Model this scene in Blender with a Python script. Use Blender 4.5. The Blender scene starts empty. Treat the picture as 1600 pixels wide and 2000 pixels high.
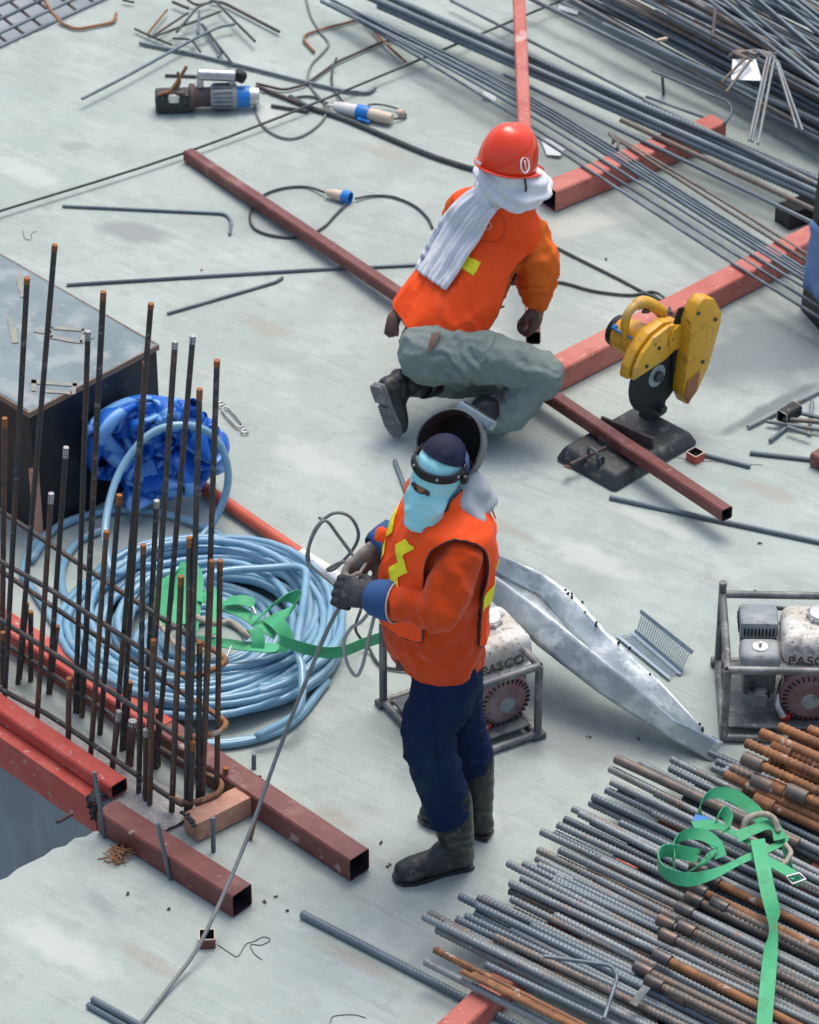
import bpy, bmesh, math, random
from mathutils import Vector, Matrix, noise
from mathutils.bvhtree import BVHTree
V = Vector
R = math.radians
random.seed(7)
scene = bpy.context.scene
COL = scene.collection

# ------------------------------------------------------------------ camera
FPX = 6800.0          # focal length in units of a 1600 px wide frame
PITCH = R(35)         # looking down
HC = 7.28             # camera height over the slab
CY = -HC / math.tan(PITCH)
cd = bpy.data.cameras.new('camera'); cam = bpy.data.objects.new('camera', cd); COL.objects.link(cam)
cd.sensor_fit = 'HORIZONTAL'; cd.sensor_width = 36.0; cd.lens = 36.0 * FPX / 1600.0
cd.clip_start = 0.1; cd.clip_end = 300
cam.location = (0, CY, HC); cam.rotation_euler = (R(90) - PITCH, 0, 0)
cd.dof.use_dof = True; cd.dof.focus_distance = 11.3; cd.dof.aperture_fstop = 7.0
scene.camera = cam

# ------------------------------------------------------------------ sky, sun, exposure
SUN_EL, SUN_AZ = R(68), R(15)      # azimuth measured from +Y towards +X
world = bpy.data.worlds.new('World'); scene.world = world; world.use_nodes = True
wn = world.node_tree.nodes; wl = world.node_tree.links
bg = wn['Background']
sky = wn.new('ShaderNodeTexSky'); sky.sky_type = 'NISHITA'; sky.sun_disc = False
sky.sun_elevation = SUN_EL; sky.sun_rotation = SUN_AZ
sky.air_density = 1.0; sky.dust_density = 5.0; sky.ozone_density = 0.4
wl.new(sky.outputs[0], bg.inputs[0]); bg.inputs[1].default_value = 0.15
sl = bpy.data.lights.new('sun', 'SUN'); sun = bpy.data.objects.new('sun', sl); COL.objects.link(sun)
sl.energy = 0.9; sl.angle = R(28); sl.color = (1.0, 0.985, 0.95)
sd = V((math.sin(SUN_AZ) * math.cos(SUN_EL), math.cos(SUN_AZ) * math.cos(SUN_EL), math.sin(SUN_EL)))
sun.rotation_euler = sd.to_track_quat('Z', 'Y').to_euler(); sun.location = (0, 0, 12)
vs = scene.view_settings
vs.view_transform = 'Standard'; vs.look = 'None'; vs.exposure = 0.44; vs.gamma = 1.0; vs.use_curve_mapping = False
scene.render.engine = 'CYCLES'

# ------------------------------------------------------------------ measuring: where a sight line meets a height or a depth
def ray(px, py):
    u = (px - 800) / FPX; v = -(py - 1000) / FPX
    s, c = math.sin(PITCH), math.cos(PITCH)
    return V((u, c + v * s, -s + v * c))
def at(px, py, z=0.0):
    d = ray(px, py); t = (z - HC) / d.z
    return V((d.x * t, CY + d.y * t, z))
def up_at(px, py, Y):
    d = ray(px, py); t = (Y - CY) / d.y
    return V((d.x * t, Y, HC + d.z * t))
def zoomed(ox, oy, s):
    return lambda x, y, z=0.0: at(ox + x / s, oy + y / s, z)

# ------------------------------------------------------------------ objects, things, parts
def origin_of(o):
    p = V((0, 0, 0))
    while o is not None:
        p += o.location; o = o.parent
    return p
def tag(o, label, cat, group=None):
    o['label'] = label; o['category'] = cat
    if group: o['group'] = group
    return o
def thing(name, loc, label, cat, group=None):
    o = bpy.data.objects.new(name, None); COL.objects.link(o); o.location = loc
    o.empty_display_size = 0.05
    return tag(o, label, cat, group)
def structure(o):
    o['kind'] = 'structure'; return o
def mesh_obj(name, vs_, fs_, material, parent=None, smooth=None, pivot=None):
    base = origin_of(parent) if parent is not None else V((0, 0, 0))
    loc = V((0, 0, 0))
    if parent is None:
        if pivot is None:
            n = len(vs_); loc = V((sum(v[0] for v in vs_) / n, sum(v[1] for v in vs_) / n, min(v[2] for v in vs_)))
        else: loc = V(pivot)
    off = base + loc
    me = bpy.data.meshes.new(name)
    me.from_pydata([(v[0] - off.x, v[1] - off.y, v[2] - off.z) for v in vs_], [], fs_)
    me.validate(); me.update()
    if material is not None: me.materials.append(material)
    if smooth is not None:
        me.shade_smooth()
        if smooth < 180: me.set_sharp_from_angle(angle=R(smooth))
    o = bpy.data.objects.new(name, me); COL.objects.link(o); o.location = loc
    if parent is not None: o.parent = parent
    return o

def catmull(pts, n=8, closed=False):
    pts = [V(p) for p in pts]; out = []; m = len(pts)
    if m < 3 and not closed:
        return [pts[0].lerp(pts[-1], i / n) for i in range(n + 1)]
    rng = range(m) if closed else range(m - 1)
    for i in rng:
        p1, p2 = pts[i], pts[(i + 1) % m]
        p0 = pts[i - 1] if (i > 0 or closed) else p1 * 2 - p2
        p3 = pts[(i + 2) % m] if (i + 2 < m or closed) else p2 * 2 - p1
        for k in range(n):
            t = k / n
            out.append(0.5 * ((2 * p1) + (p2 - p0) * t + (2 * p0 - 5 * p1 + 4 * p2 - p3) * t * t + (3 * p1 - p0 - 3 * p2 + p3) * t ** 3))
    if not closed: out.append(pts[-1])
    return out

def fillet(pts, r, n=5):
    """polyline with its corners rounded to radius r (bent bars)"""
    pts = [V(p) for p in pts]; out = [pts[0]]
    for i in range(1, len(pts) - 1):
        a, b, c = pts[i - 1], pts[i], pts[i + 1]
        d1 = (a - b); d2 = (c - b)
        k = min(r, d1.length * .45, d2.length * .45)
        p, q = b + d1.normalized() * k, b + d2.normalized() * k
        for j in range(n + 1):
            t = j / n
            out.append(p * (1 - t) ** 2 + b * 2 * t * (1 - t) + q * t * t)
    out.append(pts[-1])
    return out

class MB:
    def __init__(s, M=None): s.v = []; s.f = []; s.M = M
    def add(s, vs_, fs_):
        b = len(s.v)
        s.v += [(s.M @ V(p)) if s.M is not None else V(p) for p in vs_]
        s.f += [tuple(i + b for i in f) for f in fs_]
        return s
    def bm(s, bm):
        bm.verts.index_update()
        s.add([v.co.copy() for v in bm.verts], [[v.index for v in f.verts] for f in bm.faces]); bm.free(); return s
    def box(s, c, size, rot=None, bev=0.0, seg=1, taper=None):
        bm = bmesh.new(); bmesh.ops.create_cube(bm, size=1.0)
        for v in bm.verts:
            k = 1.0
            if taper is not None and v.co.z > 0: k = taper
            v.co = V((v.co.x * size[0] * k, v.co.y * size[1] * k, v.co.z * size[2]))
        if bev > 0: bmesh.ops.bevel(bm, geom=list(bm.edges), offset=bev, segments=seg, profile=.5, affect='EDGES')
        m = Matrix.Translation(V(c))
        if rot is not None: m = m @ (rot.to_4x4() if not isinstance(rot, (tuple, list)) else Matrix.Rotation(rot[2], 4, 'Z') @ Matrix.Rotation(rot[1], 4, 'Y') @ Matrix.Rotation(rot[0], 4, 'X'))
        bm.transform(m); return s.bm(bm)
    def tube(s, path, r, seg=8, caps=True, closed=False, ref=None, ell=None):
        """sweep; r number or list; ell list of (a, b) half axes with ref giving the direction of a"""
        path = [V(p) for p in path]; n = len(path); vs_ = []; fs_ = []
        u = None
        for i, p in enumerate(path):
            if closed: t = path[(i + 1) % n] - path[i - 1]
            else: t = path[min(i + 1, n - 1)] - path[max(i - 1, 0)]
            if t.length < 1e-9: t = V((0, 0, 1))
            t.normalize()
            if ref is not None: u = ref - t * ref.dot(t)
            elif u is None: u = t.orthogonal()
            else: u = u - t * u.dot(t)
            if u.length < 1e-6: u = t.orthogonal()
            u.normalize(); w = t.cross(u)
            if ell is not None: a, b = ell[i]
            else: a = b = (r[i] if isinstance(r, (list, tuple)) else r)
            for k in range(seg):
                th = 2 * math.pi * k / seg
                vs_.append(p + u * (a * math.cos(th)) + w * (b * math.sin(th)))
        m = n if closed else n - 1
        for i in range(m):
            for k in range(seg):
                a0 = i * seg + k; a1 = i * seg + (k + 1) % seg; j = (i + 1) % n
                fs_.append((a0, a1, j * seg + (k + 1) % seg, j * seg + k))
        if caps and not closed:
            fs_.append(tuple(range(seg - 1, -1, -1))); fs_.append(tuple((n - 1) * seg + k for k in range(seg)))
        return s.add(vs_, fs_)
    def blob(s, pts, rad, seg=14, ref=None):
        """limb: rounded sweep through joints with half axes, closed by domes"""
        pts = [V(p) for p in pts]
        rad = [r if isinstance(r, tuple) else (r, r) for r in rad]
        P, E = [], []
        n = len(pts)
        sm = catmull(pts, 5) if n > 2 else [pts[0].lerp(pts[1], i / 5) for i in range(6)]
        rr = []
        for i in range(len(sm)):
            q = i / 5; k = min(int(q), n - 2); f = q - k
            rr.append((rad[k][0] * (1 - f) + rad[k + 1][0] * f, rad[k][1] * (1 - f) + rad[k + 1][1] * f))
        d0 = (sm[0] - sm[1]).normalized(); d1 = (sm[-1] - sm[-2]).normalized()
        for t in (1.0, .92, .7, .38):
            c = math.sqrt(max(0, 1 - t * t)) or .05; e = rr[0]
            P.append(sm[0] + d0 * (min(e) * t)); E.append((e[0] * c, e[1] * c))
        P += sm; E += rr
        for t in (.38, .7, .92, 1.0):
            c = math.sqrt(max(0, 1 - t * t)) or .05; e = rr[-1]
            P.append(sm[-1] + d1 * (min(e) * t)); E.append((e[0] * c, e[1] * c))
        return s.tube(P, 0, seg, True, False, ref, E)
    def lathe(s, prof, c, axis, seg=24, cap=True):
        axis = V(axis).normalized(); u = axis.orthogonal().normalized(); w = axis.cross(u); c = V(c)
        vs_ = []; fs_ = []
        for (r, h) in prof:
            for k in range(seg):
                th = 2 * math.pi * k / seg
                vs_.append(c + axis * h + u * (r * math.cos(th)) + w * (r * math.sin(th)))
        for i in range(len(prof) - 1):
            for k in range(seg):
                fs_.append((i * seg + k, i * seg + (k + 1) % seg, (i + 1) * seg + (k + 1) % seg, (i + 1) * seg + k))
        if cap:
            fs_.append(tuple(range(seg - 1, -1, -1))); fs_.append(tuple((len(prof) - 1) * seg + k for k in range(seg)))
        return s.add(vs_, fs_)
    def prism(s, poly, o, ex, ey, ez, depth, bev=0.0):
        """outline poly (2D) in the ex, ey plane, thickness depth along ez, centred"""
        bm = bmesh.new(); o = V(o); ex = V(ex); ey = V(ey); ez = V(ez)
        a = [bm.verts.new(o + ex * x + ey * y - ez * depth / 2) for x, y in poly]
        f = bm.faces.new(a)
        r = bmesh.ops.extrude_face_region(bm, geom=[f])
        vv = [g for g in r['geom'] if isinstance(g, bmesh.types.BMVert)]
        bmesh.ops.translate(bm, verts=vv, vec=ez * depth)
        bmesh.ops.recalc_face_normals(bm, faces=bm.faces)
        if bev > 0:
            bmesh.ops.bevel(bm, geom=list(bm.edges), offset=bev, segments=2, profile=.5, affect='EDGES', clamp_overlap=True)
        return s.bm(bm)
    def ribbon(s, path, sides, w, t=0.0025):
        """flat strap: path points, side vectors, width and thickness"""
        n = len(path); vs_ = []; fs_ = []
        for i in range(n):
            p = V(path[i]); sd_ = V(sides[i]).normalized()
            tg = (V(path[min(i + 1, n - 1)]) - V(path[max(i - 1, 0)])).normalized()
            nn = tg.cross(sd_).normalized()
            ww = w[i] if isinstance(w, list) else w
            for a, b in ((-1, -1), (1, -1), (1, 1), (-1, 1)):
                vs_.append(p + sd_ * (ww / 2 * a) + nn * (t / 2 * b))
        for i in range(n - 1):
            for k in range(4):
                fs_.append((i * 4 + k, i * 4 + (k + 1) % 4, (i + 1) * 4 + (k + 1) % 4, (i + 1) * 4 + k))
        fs_.append((3, 2, 1, 0)); fs_.append(tuple((n - 1) * 4 + k for k in range(4)))
        return s.add(vs_, fs_)
    def sqtube(s, p0, p1, w, h, wall=0.004, up=V((0, 0, 1)), cor=0.006):
        """hollow square section with open ends"""
        p0, p1 = V(p0), V(p1); t = (p1 - p0).normalized(); sd_ = t.cross(up).normalized(); u = sd_.cross(t).normalized()
        def ring(w_, h_, c):
            q = []
            for sx, sy in ((1, 1), (-1, 1), (-1, -1), (1, -1)):
                a = (sx * (w_ / 2), sy * (h_ / 2 - c)); b = (sx * (w_ / 2 - c), sy * (h_ / 2))
                q += [a, b] if sx * sy > 0 else [b, a]
            return q
        O, I = ring(w, h, cor), ring(w - 2 * wall, h - 2 * wall, cor * .5)
        s.bore = True; vs_ = []
        for p in (p0, p1):
            for q in (O, I):
                vs_ += [p + sd_ * x + u * y for x, y in q]
        fs_ = []
        for k in range(8):
            j = (k + 1) % 8
            fs_ += [(k, j, 16 + j, 16 + k), (8 + k, 24 + k, 24 + j, 8 + j), (k, 8 + k, 8 + j, j), (16 + k, 16 + j, 24 + j, 24 + k)]
        return s.add(vs_, fs_)
    def build(s, name, material, parent=None, smooth=None, pivot=None):
        o = mesh_obj(name, s.v, s.f, material, parent, smooth, pivot)
        bm = bmesh.new(); bm.from_mesh(o.data); bmesh.ops.recalc_face_normals(bm, faces=bm.faces)
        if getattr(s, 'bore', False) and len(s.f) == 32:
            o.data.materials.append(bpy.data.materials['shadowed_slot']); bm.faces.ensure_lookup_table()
            for k in range(8): bm.faces[4 * k + 1].material_index = 1  # bore faces coloured near-black to paint in the shade inside the tube
        bm.to_mesh(o.data); bm.free()
        if smooth is not None and smooth < 180: o.data.set_sharp_from_angle(angle=R(smooth))
        return o

def remesh(mb, voxel, it=4, fac=.5):
    """fuse overlapping pieces into one continuous skin; returns verts, faces"""
    o = mesh_obj('fuse', mb.v, mb.f, None, pivot=(0, 0, 0))
    m = o.modifiers.new('r', 'REMESH'); m.mode = 'VOXEL'; m.voxel_size = voxel
    m2 = o.modifiers.new('s', 'SMOOTH'); m2.iterations = it; m2.factor = fac
    bpy.context.view_layer.update()
    dg = bpy.context.evaluated_depsgraph_get(); e = o.evaluated_get(dg); me = e.to_mesh()
    vs_ = [v.co.copy() for v in me.vertices]; fs_ = [tuple(p.vertices) for p in me.polygons]
    e.to_mesh_clear(); d = o.data
    bpy.data.objects.remove(o); bpy.data.meshes.remove(d)
    return vs_, fs_
def normals(vs_, fs_):
    ns = [V((0, 0, 0)) for _ in vs_]
    for f in fs_:
        a, b, c = vs_[f[0]], vs_[f[1]], vs_[f[2]]
        n = (b - a).cross(c - a)
        if len(f) > 3: n = n + (c - a).cross(vs_[f[3]] - a)
        for i in f: ns[i] += n
    for n in ns:
        if n.length > 0: n.normalize()
    return ns
def displace(vs_, fs_, fn):
    ns = normals(vs_, fs_)
    return [v + n * fn(v, n) for v, n in zip(vs_, ns)]
def clip(vs_, fs_, fn):
    """keep the part where fn >= 0, cut cleanly along fn = 0; returns verts, faces, cut segments"""
    val = [fn(v) for v in vs_]; out = list(vs_); cache = {}; fo = []; seg = []
    def cut(i, j):
        k = (min(i, j), max(i, j))
        if k not in cache:
            t = val[i] / (val[i] - val[j]); out.append(vs_[i].lerp(vs_[j], t)); cache[k] = len(out) - 1
        return cache[k]
    for f in fs_:
        if all(val[i] >= 0 for i in f): fo.append(f); continue
        if all(val[i] < 0 for i in f): continue
        q = []; cc = []
        for a in range(len(f)):
            i, j = f[a], f[(a + 1) % len(f)]
            if val[i] >= 0: q.append(i)
            if (val[i] >= 0) != (val[j] >= 0):
                c = cut(i, j); q.append(c); cc.append(c)
        if len(q) >= 3: fo.append(tuple(q))
        if len(cc) == 2: seg.append((cc[0], cc[1]))
    used = sorted({i for f in fo for i in f}); mp = {o: n for n, o in enumerate(used)}
    loops = chain([(a, b) for a, b in seg])
    lp = [[out[i] for i in l] for l in loops]
    return [out[i] for i in used], [tuple(mp[i] for i in f) for f in fo], lp
def chain(seg):
    nb = {}
    for a, b in seg: nb.setdefault(a, []).append(b); nb.setdefault(b, []).append(a)
    left = set(nb); loops = []
    while left:
        st = next((i for i in left if len(nb[i]) == 1), next(iter(left)))
        l = [st]; left.discard(st)
        while True:
            nx = [j for j in nb[l[-1]] if j in left]
            if not nx: break
            l.append(nx[0]); left.discard(nx[0])
        if len(l) > 3: loops.append(l)
    return loops
def relax(pts, it=3):
    for _ in range(it):
        pts = [pts[0]] + [(pts[i - 1] + pts[i] * 2 + pts[i + 1]) / 4 for i in range(1, len(pts) - 1)] + [pts[-1]]
    return pts
def solid(o, t, off=1.0):
    m = o.modifiers.new('thickness', 'SOLIDIFY'); m.thickness = t; m.offset = off; return o
def fnoise(p, s, seed=0.0):
    return noise.noise(V((p[0] * s + seed, p[1] * s - seed, p[2] * s + seed * 2)))
class Skin:
    """a surface one can lay things on along a sight line"""
    def __init__(s, vs_, fs_): s.t = BVHTree.FromPolygons(vs_, fs_)
    def hit(s, px, py, off=0.0):
        o = V((0, CY, HC)); d = ray(px, py).normalized()
        h, n, i, k = s.t.ray_cast(o, d)
        if h is None: return None
        if n.dot(d) > 0: n = -n
        return h + n * off
    def out(s, p, off):
        h, n, i, k = s.t.find_nearest(p)
        return h, n
# ------------------------------------------------------------------ materials
def srgb(r, g, b):
    return tuple(((c / 255) / 12.92 if c / 255 <= .04045 else ((c / 255 + .055) / 1.055) ** 2.4) for c in (r, g, b))
def mat(name, col, rough=.6, metal=0.0, layers=(), bump=(), spec=.5, coat=0.0, trans=0.0, alpha=1.0, sheen=0.0, rvar=0.0, sss=0.0):
    """layers: (scale, colour, lo, hi, amount, stretch, detail); bump: (scale, strength, stretch, distance)"""
    m = bpy.data.materials.new(name); m.use_nodes = True
    N = m.node_tree.nodes; L = m.node_tree.links; b = N['Principled BSDF']
    b.inputs['Roughness'].default_value = rough; b.inputs['Metallic'].default_value = metal
    b.inputs['Specular IOR Level'].default_value = spec
    b.inputs['Coat Weight'].default_value = coat; b.inputs['Coat Roughness'].default_value = .12
    b.inputs['Transmission Weight'].default_value = trans; b.inputs['Alpha'].default_value = alpha
    b.inputs['Sheen Weight'].default_value = sheen
    if sss: b.inputs['Subsurface Weight'].default_value = sss; b.inputs['Subsurface Radius'].default_value = (.02, .02, .02)
    tc = N.new('ShaderNodeTexCoord'); oi = N.new('ShaderNodeObjectInfo')
    mul = N.new('ShaderNodeMath'); mul.operation = 'MULTIPLY'; mul.inputs[1].default_value = 37.0
    L.new(oi.outputs['Random'], mul.inputs[0])
    def noise_node(scale, stretch=(1, 1, 1), detail=5.0, rotz=0.0):
        mp = N.new('ShaderNodeMapping'); mp.vector_type = 'TEXTURE'; mp.inputs['Scale'].default_value = tuple(1 / k for k in stretch); mp.inputs['Rotation'].default_value = (0, 0, rotz)
        L.new(tc.outputs['Object'], mp.inputs[0])
        n = N.new('ShaderNodeTexNoise'); n.noise_dimensions = '4D'; n.inputs['Scale'].default_value = scale; n.inputs['Detail'].default_value = detail
        n.inputs['Roughness'].default_value = .62
        L.new(mp.outputs[0], n.inputs['Vector']); L.new(mul.outputs[0], n.inputs['W'])
        return n
    rgb = N.new('ShaderNodeRGB'); rgb.outputs[0].default_value = (*col, 1); cur = rgb.outputs[0]
    if rvar:
        hs = N.new('ShaderNodeHueSaturation'); mr = N.new('ShaderNodeMapRange'); mr.inputs[3].default_value = 1 - rvar; mr.inputs[4].default_value = 1 + rvar
        L.new(oi.outputs['Random'], mr.inputs[0]); L.new(mr.outputs[0], hs.inputs['Value']); L.new(cur, hs.inputs['Color']); cur = hs.outputs[0]
    for ly in layers:
        scale, c2, lo, hi, amt = ly[:5]; lo = .5 + (lo - .5) * .68; hi = .5 + (hi - .5) * .68; st = ly[5] if len(ly) > 5 and ly[5] else (1, 1, 1); det = ly[6] if len(ly) > 6 else 6.0; rz = ly[7] if len(ly) > 7 else 0.0
        n = noise_node(scale, st, det, rz)
        mr = N.new('ShaderNodeMapRange'); mr.inputs[1].default_value = lo; mr.inputs[2].default_value = hi; mr.inputs[4].default_value = amt
        L.new(n.outputs[0], mr.inputs[0])
        mx = N.new('ShaderNodeMix'); mx.data_type = 'RGBA'; mx.inputs[7].default_value = (*c2, 1)
        L.new(mr.outputs[0], mx.inputs[0]); L.new(cur, mx.inputs[6]); cur = mx.outputs[2]
    L.new(cur, b.inputs['Base Color'])
    prev = None
    for bp in bump:
        scale, st = bp[:2]; stretch = bp[2] if len(bp) > 2 and bp[2] else (1, 1, 1); dist = bp[3] if len(bp) > 3 else .004; rz = bp[4] if len(bp) > 4 else 0.0
        n = noise_node(scale, stretch, 4.0, rz)
        bn = N.new('ShaderNodeBump'); bn.inputs['Strength'].default_value = st; bn.inputs['Distance'].default_value = dist
        L.new(n.outputs[0], bn.inputs['Height'])
        if prev: L.new(prev, bn.inputs['Normal'])
        prev = bn.outputs[0]
    if prev: L.new(prev, b.inputs['Normal'])
    return m

BROOM = R(-37)     # direction of the broom marks on the slab
m_slab = mat('concrete_slab', (.345, .410, .383), .82, 0, [
    (.55, (.315, .365, .335), .42, .68, .6),
    (1.7, (.43, .495, .468), .48, .70, .6),
    (5.0, (.29, .335, .305), .54, .74, .5),
    (8.0, (.46, .525, .497), .50, .70, .5, (.5, 1, 1), 8.0, BROOM),
    (30.0, (.285, .33, .32), .54, .76, .5, (.09, 1.1, 1), 5.0, BROOM),
    (58.0, (.52, .575, .56), .60, .78, .42, (.075, 1.1, 1), 5.0, BROOM),
    (.9, (.25, .28, .28), .60, .72, .55, None, 8.0),
    (120.0, (.22, .25, .225), .58, .74, .6), (170.0, (.56, .62, .58), .60, .74, .5), (2.6, (.42, .485, .455), .5, .7, .5, (.6, 1, 1), 9.0, BROOM), (11.0, (.30, .335, .31), .56, .74, .5),
    (38.0, (.22, .22, .20), .74, .80, .6)],
    [(45, .18, (.07, 1.2, 1), .006, BROOM), (160, .22), (9, .3, None, .01)], spec=.3)
m_rough = mat('rough_concrete', (.40, .40, .39), .9, 0, [(9, (.26, .26, .26), .48, .7, .8), (40, (.55, .55, .53), .55, .75, .7), (90, (.16, .16, .16), .66, .74, .8)], [(30, .8, None, .02), (110, .5)], spec=.2)
m_pit = mat('wall_concrete', (.32, .37, .39), .85, 0, [(2.5, (.25, .28, .30), .45, .65, .7), (8, (.40, .42, .43), .55, .7, .6, (1, 1, .3)), (60, (.2, .2, .2), .7, .78, .5)], [(40, .3)], spec=.25)
m_maroon = mat('maroon_primer', (.145, .038, .034), .5, 0, [(6, (.20, .07, .062), .45, .7, .8), (30, (.11, .03, .027), .5, .7, .6), (60, (.42, .31, .28), .72, .78, .6, (.3, 1, 1)), (7, (.30, .17, .15), .58, .74, .6), (24, (.09, .03, .025), .62, .76, .6, (.25, 1, 1)), (16, (.42, .34, .31), .70, .76, .7)], [(70, .1)], spec=.45)
m_red = mat('red_paint', (.46, .062, .045), .5, 0, [(5, (.52, .12, .095), .45, .7, .8), (22, (.36, .05, .04), .52, .72, .6), (34, (.40, .37, .34), .67, .71, .85), (60, (.12, .08, .07), .7, .76, .6)], [(60, .12)], spec=.4)
m_bearer = mat('faded_red_paint', (.47, .14, .11), .6, 0, [(3, (.52, .205, .165), .42, .64, .8), (12, (.38, .075, .06), .5, .7, .6), (55, (.62, .42, .37), .66, .74, .7), (8, (.62, .52, .48), .66, .74, .6)], [(60, .12)], spec=.35)
m_steel = mat('rebar_steel', (.20, .235, .245), .56, .3, [(9, (.24, .275, .29), .4, .7, .7), (5, (.20, .13, .085), .52, .68, .55, (1, 2, 2)), (40, (.27, .13, .065), .62, .74, .6), (70, (.42, .46, .47), .62, .76, .6)], [(90, .2)], rvar=.25)
m_steelc = mat('rebar_clean', (.115, .15, .175), .5, .35, [(7, (.19, .24, .27), .42, .66, .8, (.4, 2, 2)), (16, (.16, .11, .08), .62, .76, .4)], [(90, .15)], rvar=.25)
m_brown = mat('rebar_brown', (.17, .15, .13), .55, .25, [(8, (.20, .13, .085), .45, .65, .7), (26, (.105, .105, .105), .48, .66, .8), (60, (.30, .28, .25), .62, .76, .6)], [(90, .25)], rvar=.2)
m_rust = mat('rebar_rust', (.27, .125, .055), .75, .1, [(10, (.17, .085, .05), .45, .62, .85), (30, (.40, .20, .075), .55, .7, .7), (18, (.5, .47, .43), .66, .73, .75)], [(80, .35)], rvar=.2)
m_old = mat('rebar_mortar', (.055, .055, .056), .65, .25, [(6, (.125, .075, .05), .52, .66, .75), (34, (.27, .28, .27), .60, .74, .7), (80, (.045, .045, .048), .52, .68, .6)], [(90, .4)], rvar=.15)
m_cage = mat('rebar_rusty_brown', (.105, .070, .052), .7, .15, [(8, (.17, .085, .045), .48, .64, .8), (30, (.06, .052, .048), .50, .66, .7), (50, (.26, .25, .23), .64, .76, .6)], [(90, .4)], rvar=.2)
m_rusttip = mat('rusty_tip', (.34, .12, .035), .8, 0, [(60, (.3, .1, .03), .45, .7, .7)])
m_greytip = mat('cement_tip', (.46, .46, .45), .9, 0, [(60, (.3, .3, .3), .5, .7, .7)])
m_coupler = mat('coupler_steel', (.11, .105, .105), .45, .6, [(14, (.19, .12, .08), .5, .68, .8), (40, (.2, .2, .2), .6, .75, .5)], [(60, .1)], rvar=.25)
m_cable = mat('dark_cable', (.05, .06, .064), .6, 0, [(40, (.10, .11, .115), .5, .7, .7)], [(120, .15)])
m_gcable = mat('grey_cable', (.17, .19, .19), .55, 0, [(30, (.24, .26, .26), .5, .7, .7)], [(120, .15)])
m_lcable = mat('pale_cable', (.36, .38, .37), .6, 0, [(40, (.24, .25, .25), .5, .7, .7)], [(120, .15)])
m_galv = mat('galvanised_sheet', (.50, .56, .58), .36, .35, [(4, (.34, .42, .46), .42, .62, .8), (11, (.66, .73, .75), .48, .64, .9), (28, (.22, .27, .31), .62, .74, .6), (6, (.33, .25, .19), .68, .76, .8)], [(14, .35, None, .01), (60, .1)])
m_galvd = mat('galvanised_blue', (.25, .33, .40), .4, .6, [(6, (.33, .41, .48), .45, .65, .7)], [(60, .1)])
m_hose = mat('clear_blue_hose', (.26, .48, .63), .2, 0, [(5, (.17, .38, .57), .42, .66, .8), (3, (.33, .52, .65), .55, .7, .7), (14, (.40, .50, .55), .62, .76, .5)], spec=.6, trans=.18, sss=.15)
m_web = mat('green_webbing', (.035, .36, .15), .6, 0, [(9, (.05, .44, .21), .45, .65, .7), (22, (.03, .25, .10), .58, .72, .6), (7, (.16, .30, .12), .68, .76, .5)], [(220, .3)], sheen=.2)
m_rope = mat('old_rope', (.40, .36, .29), .9, 0, [(60, (.25, .22, .17), .45, .65, .8)], [(150, .5, (1, 1, 3))])
m_plytop = mat('film_plywood', (.13, .185, .205), .55, 0, [(2.2, (.19, .25, .27), .40, .62, .9), (7, (.29, .335, .34), .50, .66, .8), (40, (.36, .38, .38), .66, .76, .6), (3, (.13, .18, .2), .6, .7, .6)], [(12, .1)], spec=.45)
m_plyedge = mat('plywood_edge', (.25, .16, .105), .75, 0, [(30, (.17, .11, .075), .45, .65, .7, (.15, 1, 3)), (50, (.36, .28, .2), .62, .75, .6)], [(80, .3)])
m_black = mat('black_film', (.010, .012, .015), .4, 0, [(4, (.022, .026, .03), .5, .7, .7), (30, (.12, .125, .12), .70, .76, .7)], spec=.35)
m_thread = mat('black_thread', (.01, .03, .02), .8)
m_tape = mat('tape_mark', (.29, .285, .24), .75, 0, [(24, (.20, .24, .235), .42, .64, .8)])
m_wood = mat('pink_timber', (.52, .28, .20), .75, 0, [(14, (.44, .22, .15), .45, .65, .7, (.3, 2, 1)), (40, (.58, .40, .31), .55, .72, .7), (12, (.25, .15, .11), .66, .76, .7)], [(60, .3, (.2, 2, 1))])
m_soot = mat('weld_soot', (.03, .03, .032), .85, 0, [(60, (.08, .08, .08), .5, .7, .7)], [(90, .6)])
m_conduit = mat('red_conduit', (.55, .105, .06), .5, 0, [(10, (.46, .085, .05), .45, .65, .7), (40, (.55, .30, .25), .66, .76, .6)])
m_wtape = mat('white_wrap', (.72, .74, .75), .7, 0, [(40, (.50, .44, .42), .58, .68, .8), (90, (.30, .10, .08), .70, .75, .8)], [(60, .4)])
m_white = mat('white_plastic', (.66, .67, .64), .5, 0, [(20, (.50, .50, .46), .5, .7, .7)])
m_beige = mat('beige_plastic', (.62, .52, .40), .55, 0, [(20, (.48, .40, .31), .5, .7, .7)])
m_blue = mat('blue_plastic', (.01, .20, .62), .4, 0, [(30, (.01, .13, .45), .5, .7, .6)])
m_yellow = mat('yellow_casting', (.64, .33, .015), .45, 0, [(5, (.72, .41, .03), .45, .65, .8), (20, (.40, .20, .02), .55, .66, .7), (30, (.07, .05, .025), .70, .735, .95), (9, (.42, .30, .11), .60, .75, .6, (.4, 1, 1)), (9, (.50, .36, .13), .62, .72, .5)], [(50, .12)], spec=.5)
m_iron = mat('dusty_iron', (.03, .038, .042), .55, .25, [(8, (.06, .07, .075), .45, .65, .8), (30, (.15, .16, .155), .58, .72, .7), (5, (.13, .10, .075), .62, .72, .6)], [(60, .25)])
m_rustiron = mat('rusty_iron', (.085, .07, .075), .7, .3, [(10, (.14, .10, .085), .45, .65, .8), (40, (.05, .045, .05), .55, .7, .7)], [(60, .3)])
m_disc = mat('abrasive_disc', (.006, .014, .016), .8, 0, [(120, (.03, .035, .04), .5, .7, .6)], [(200, .3)])
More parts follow.
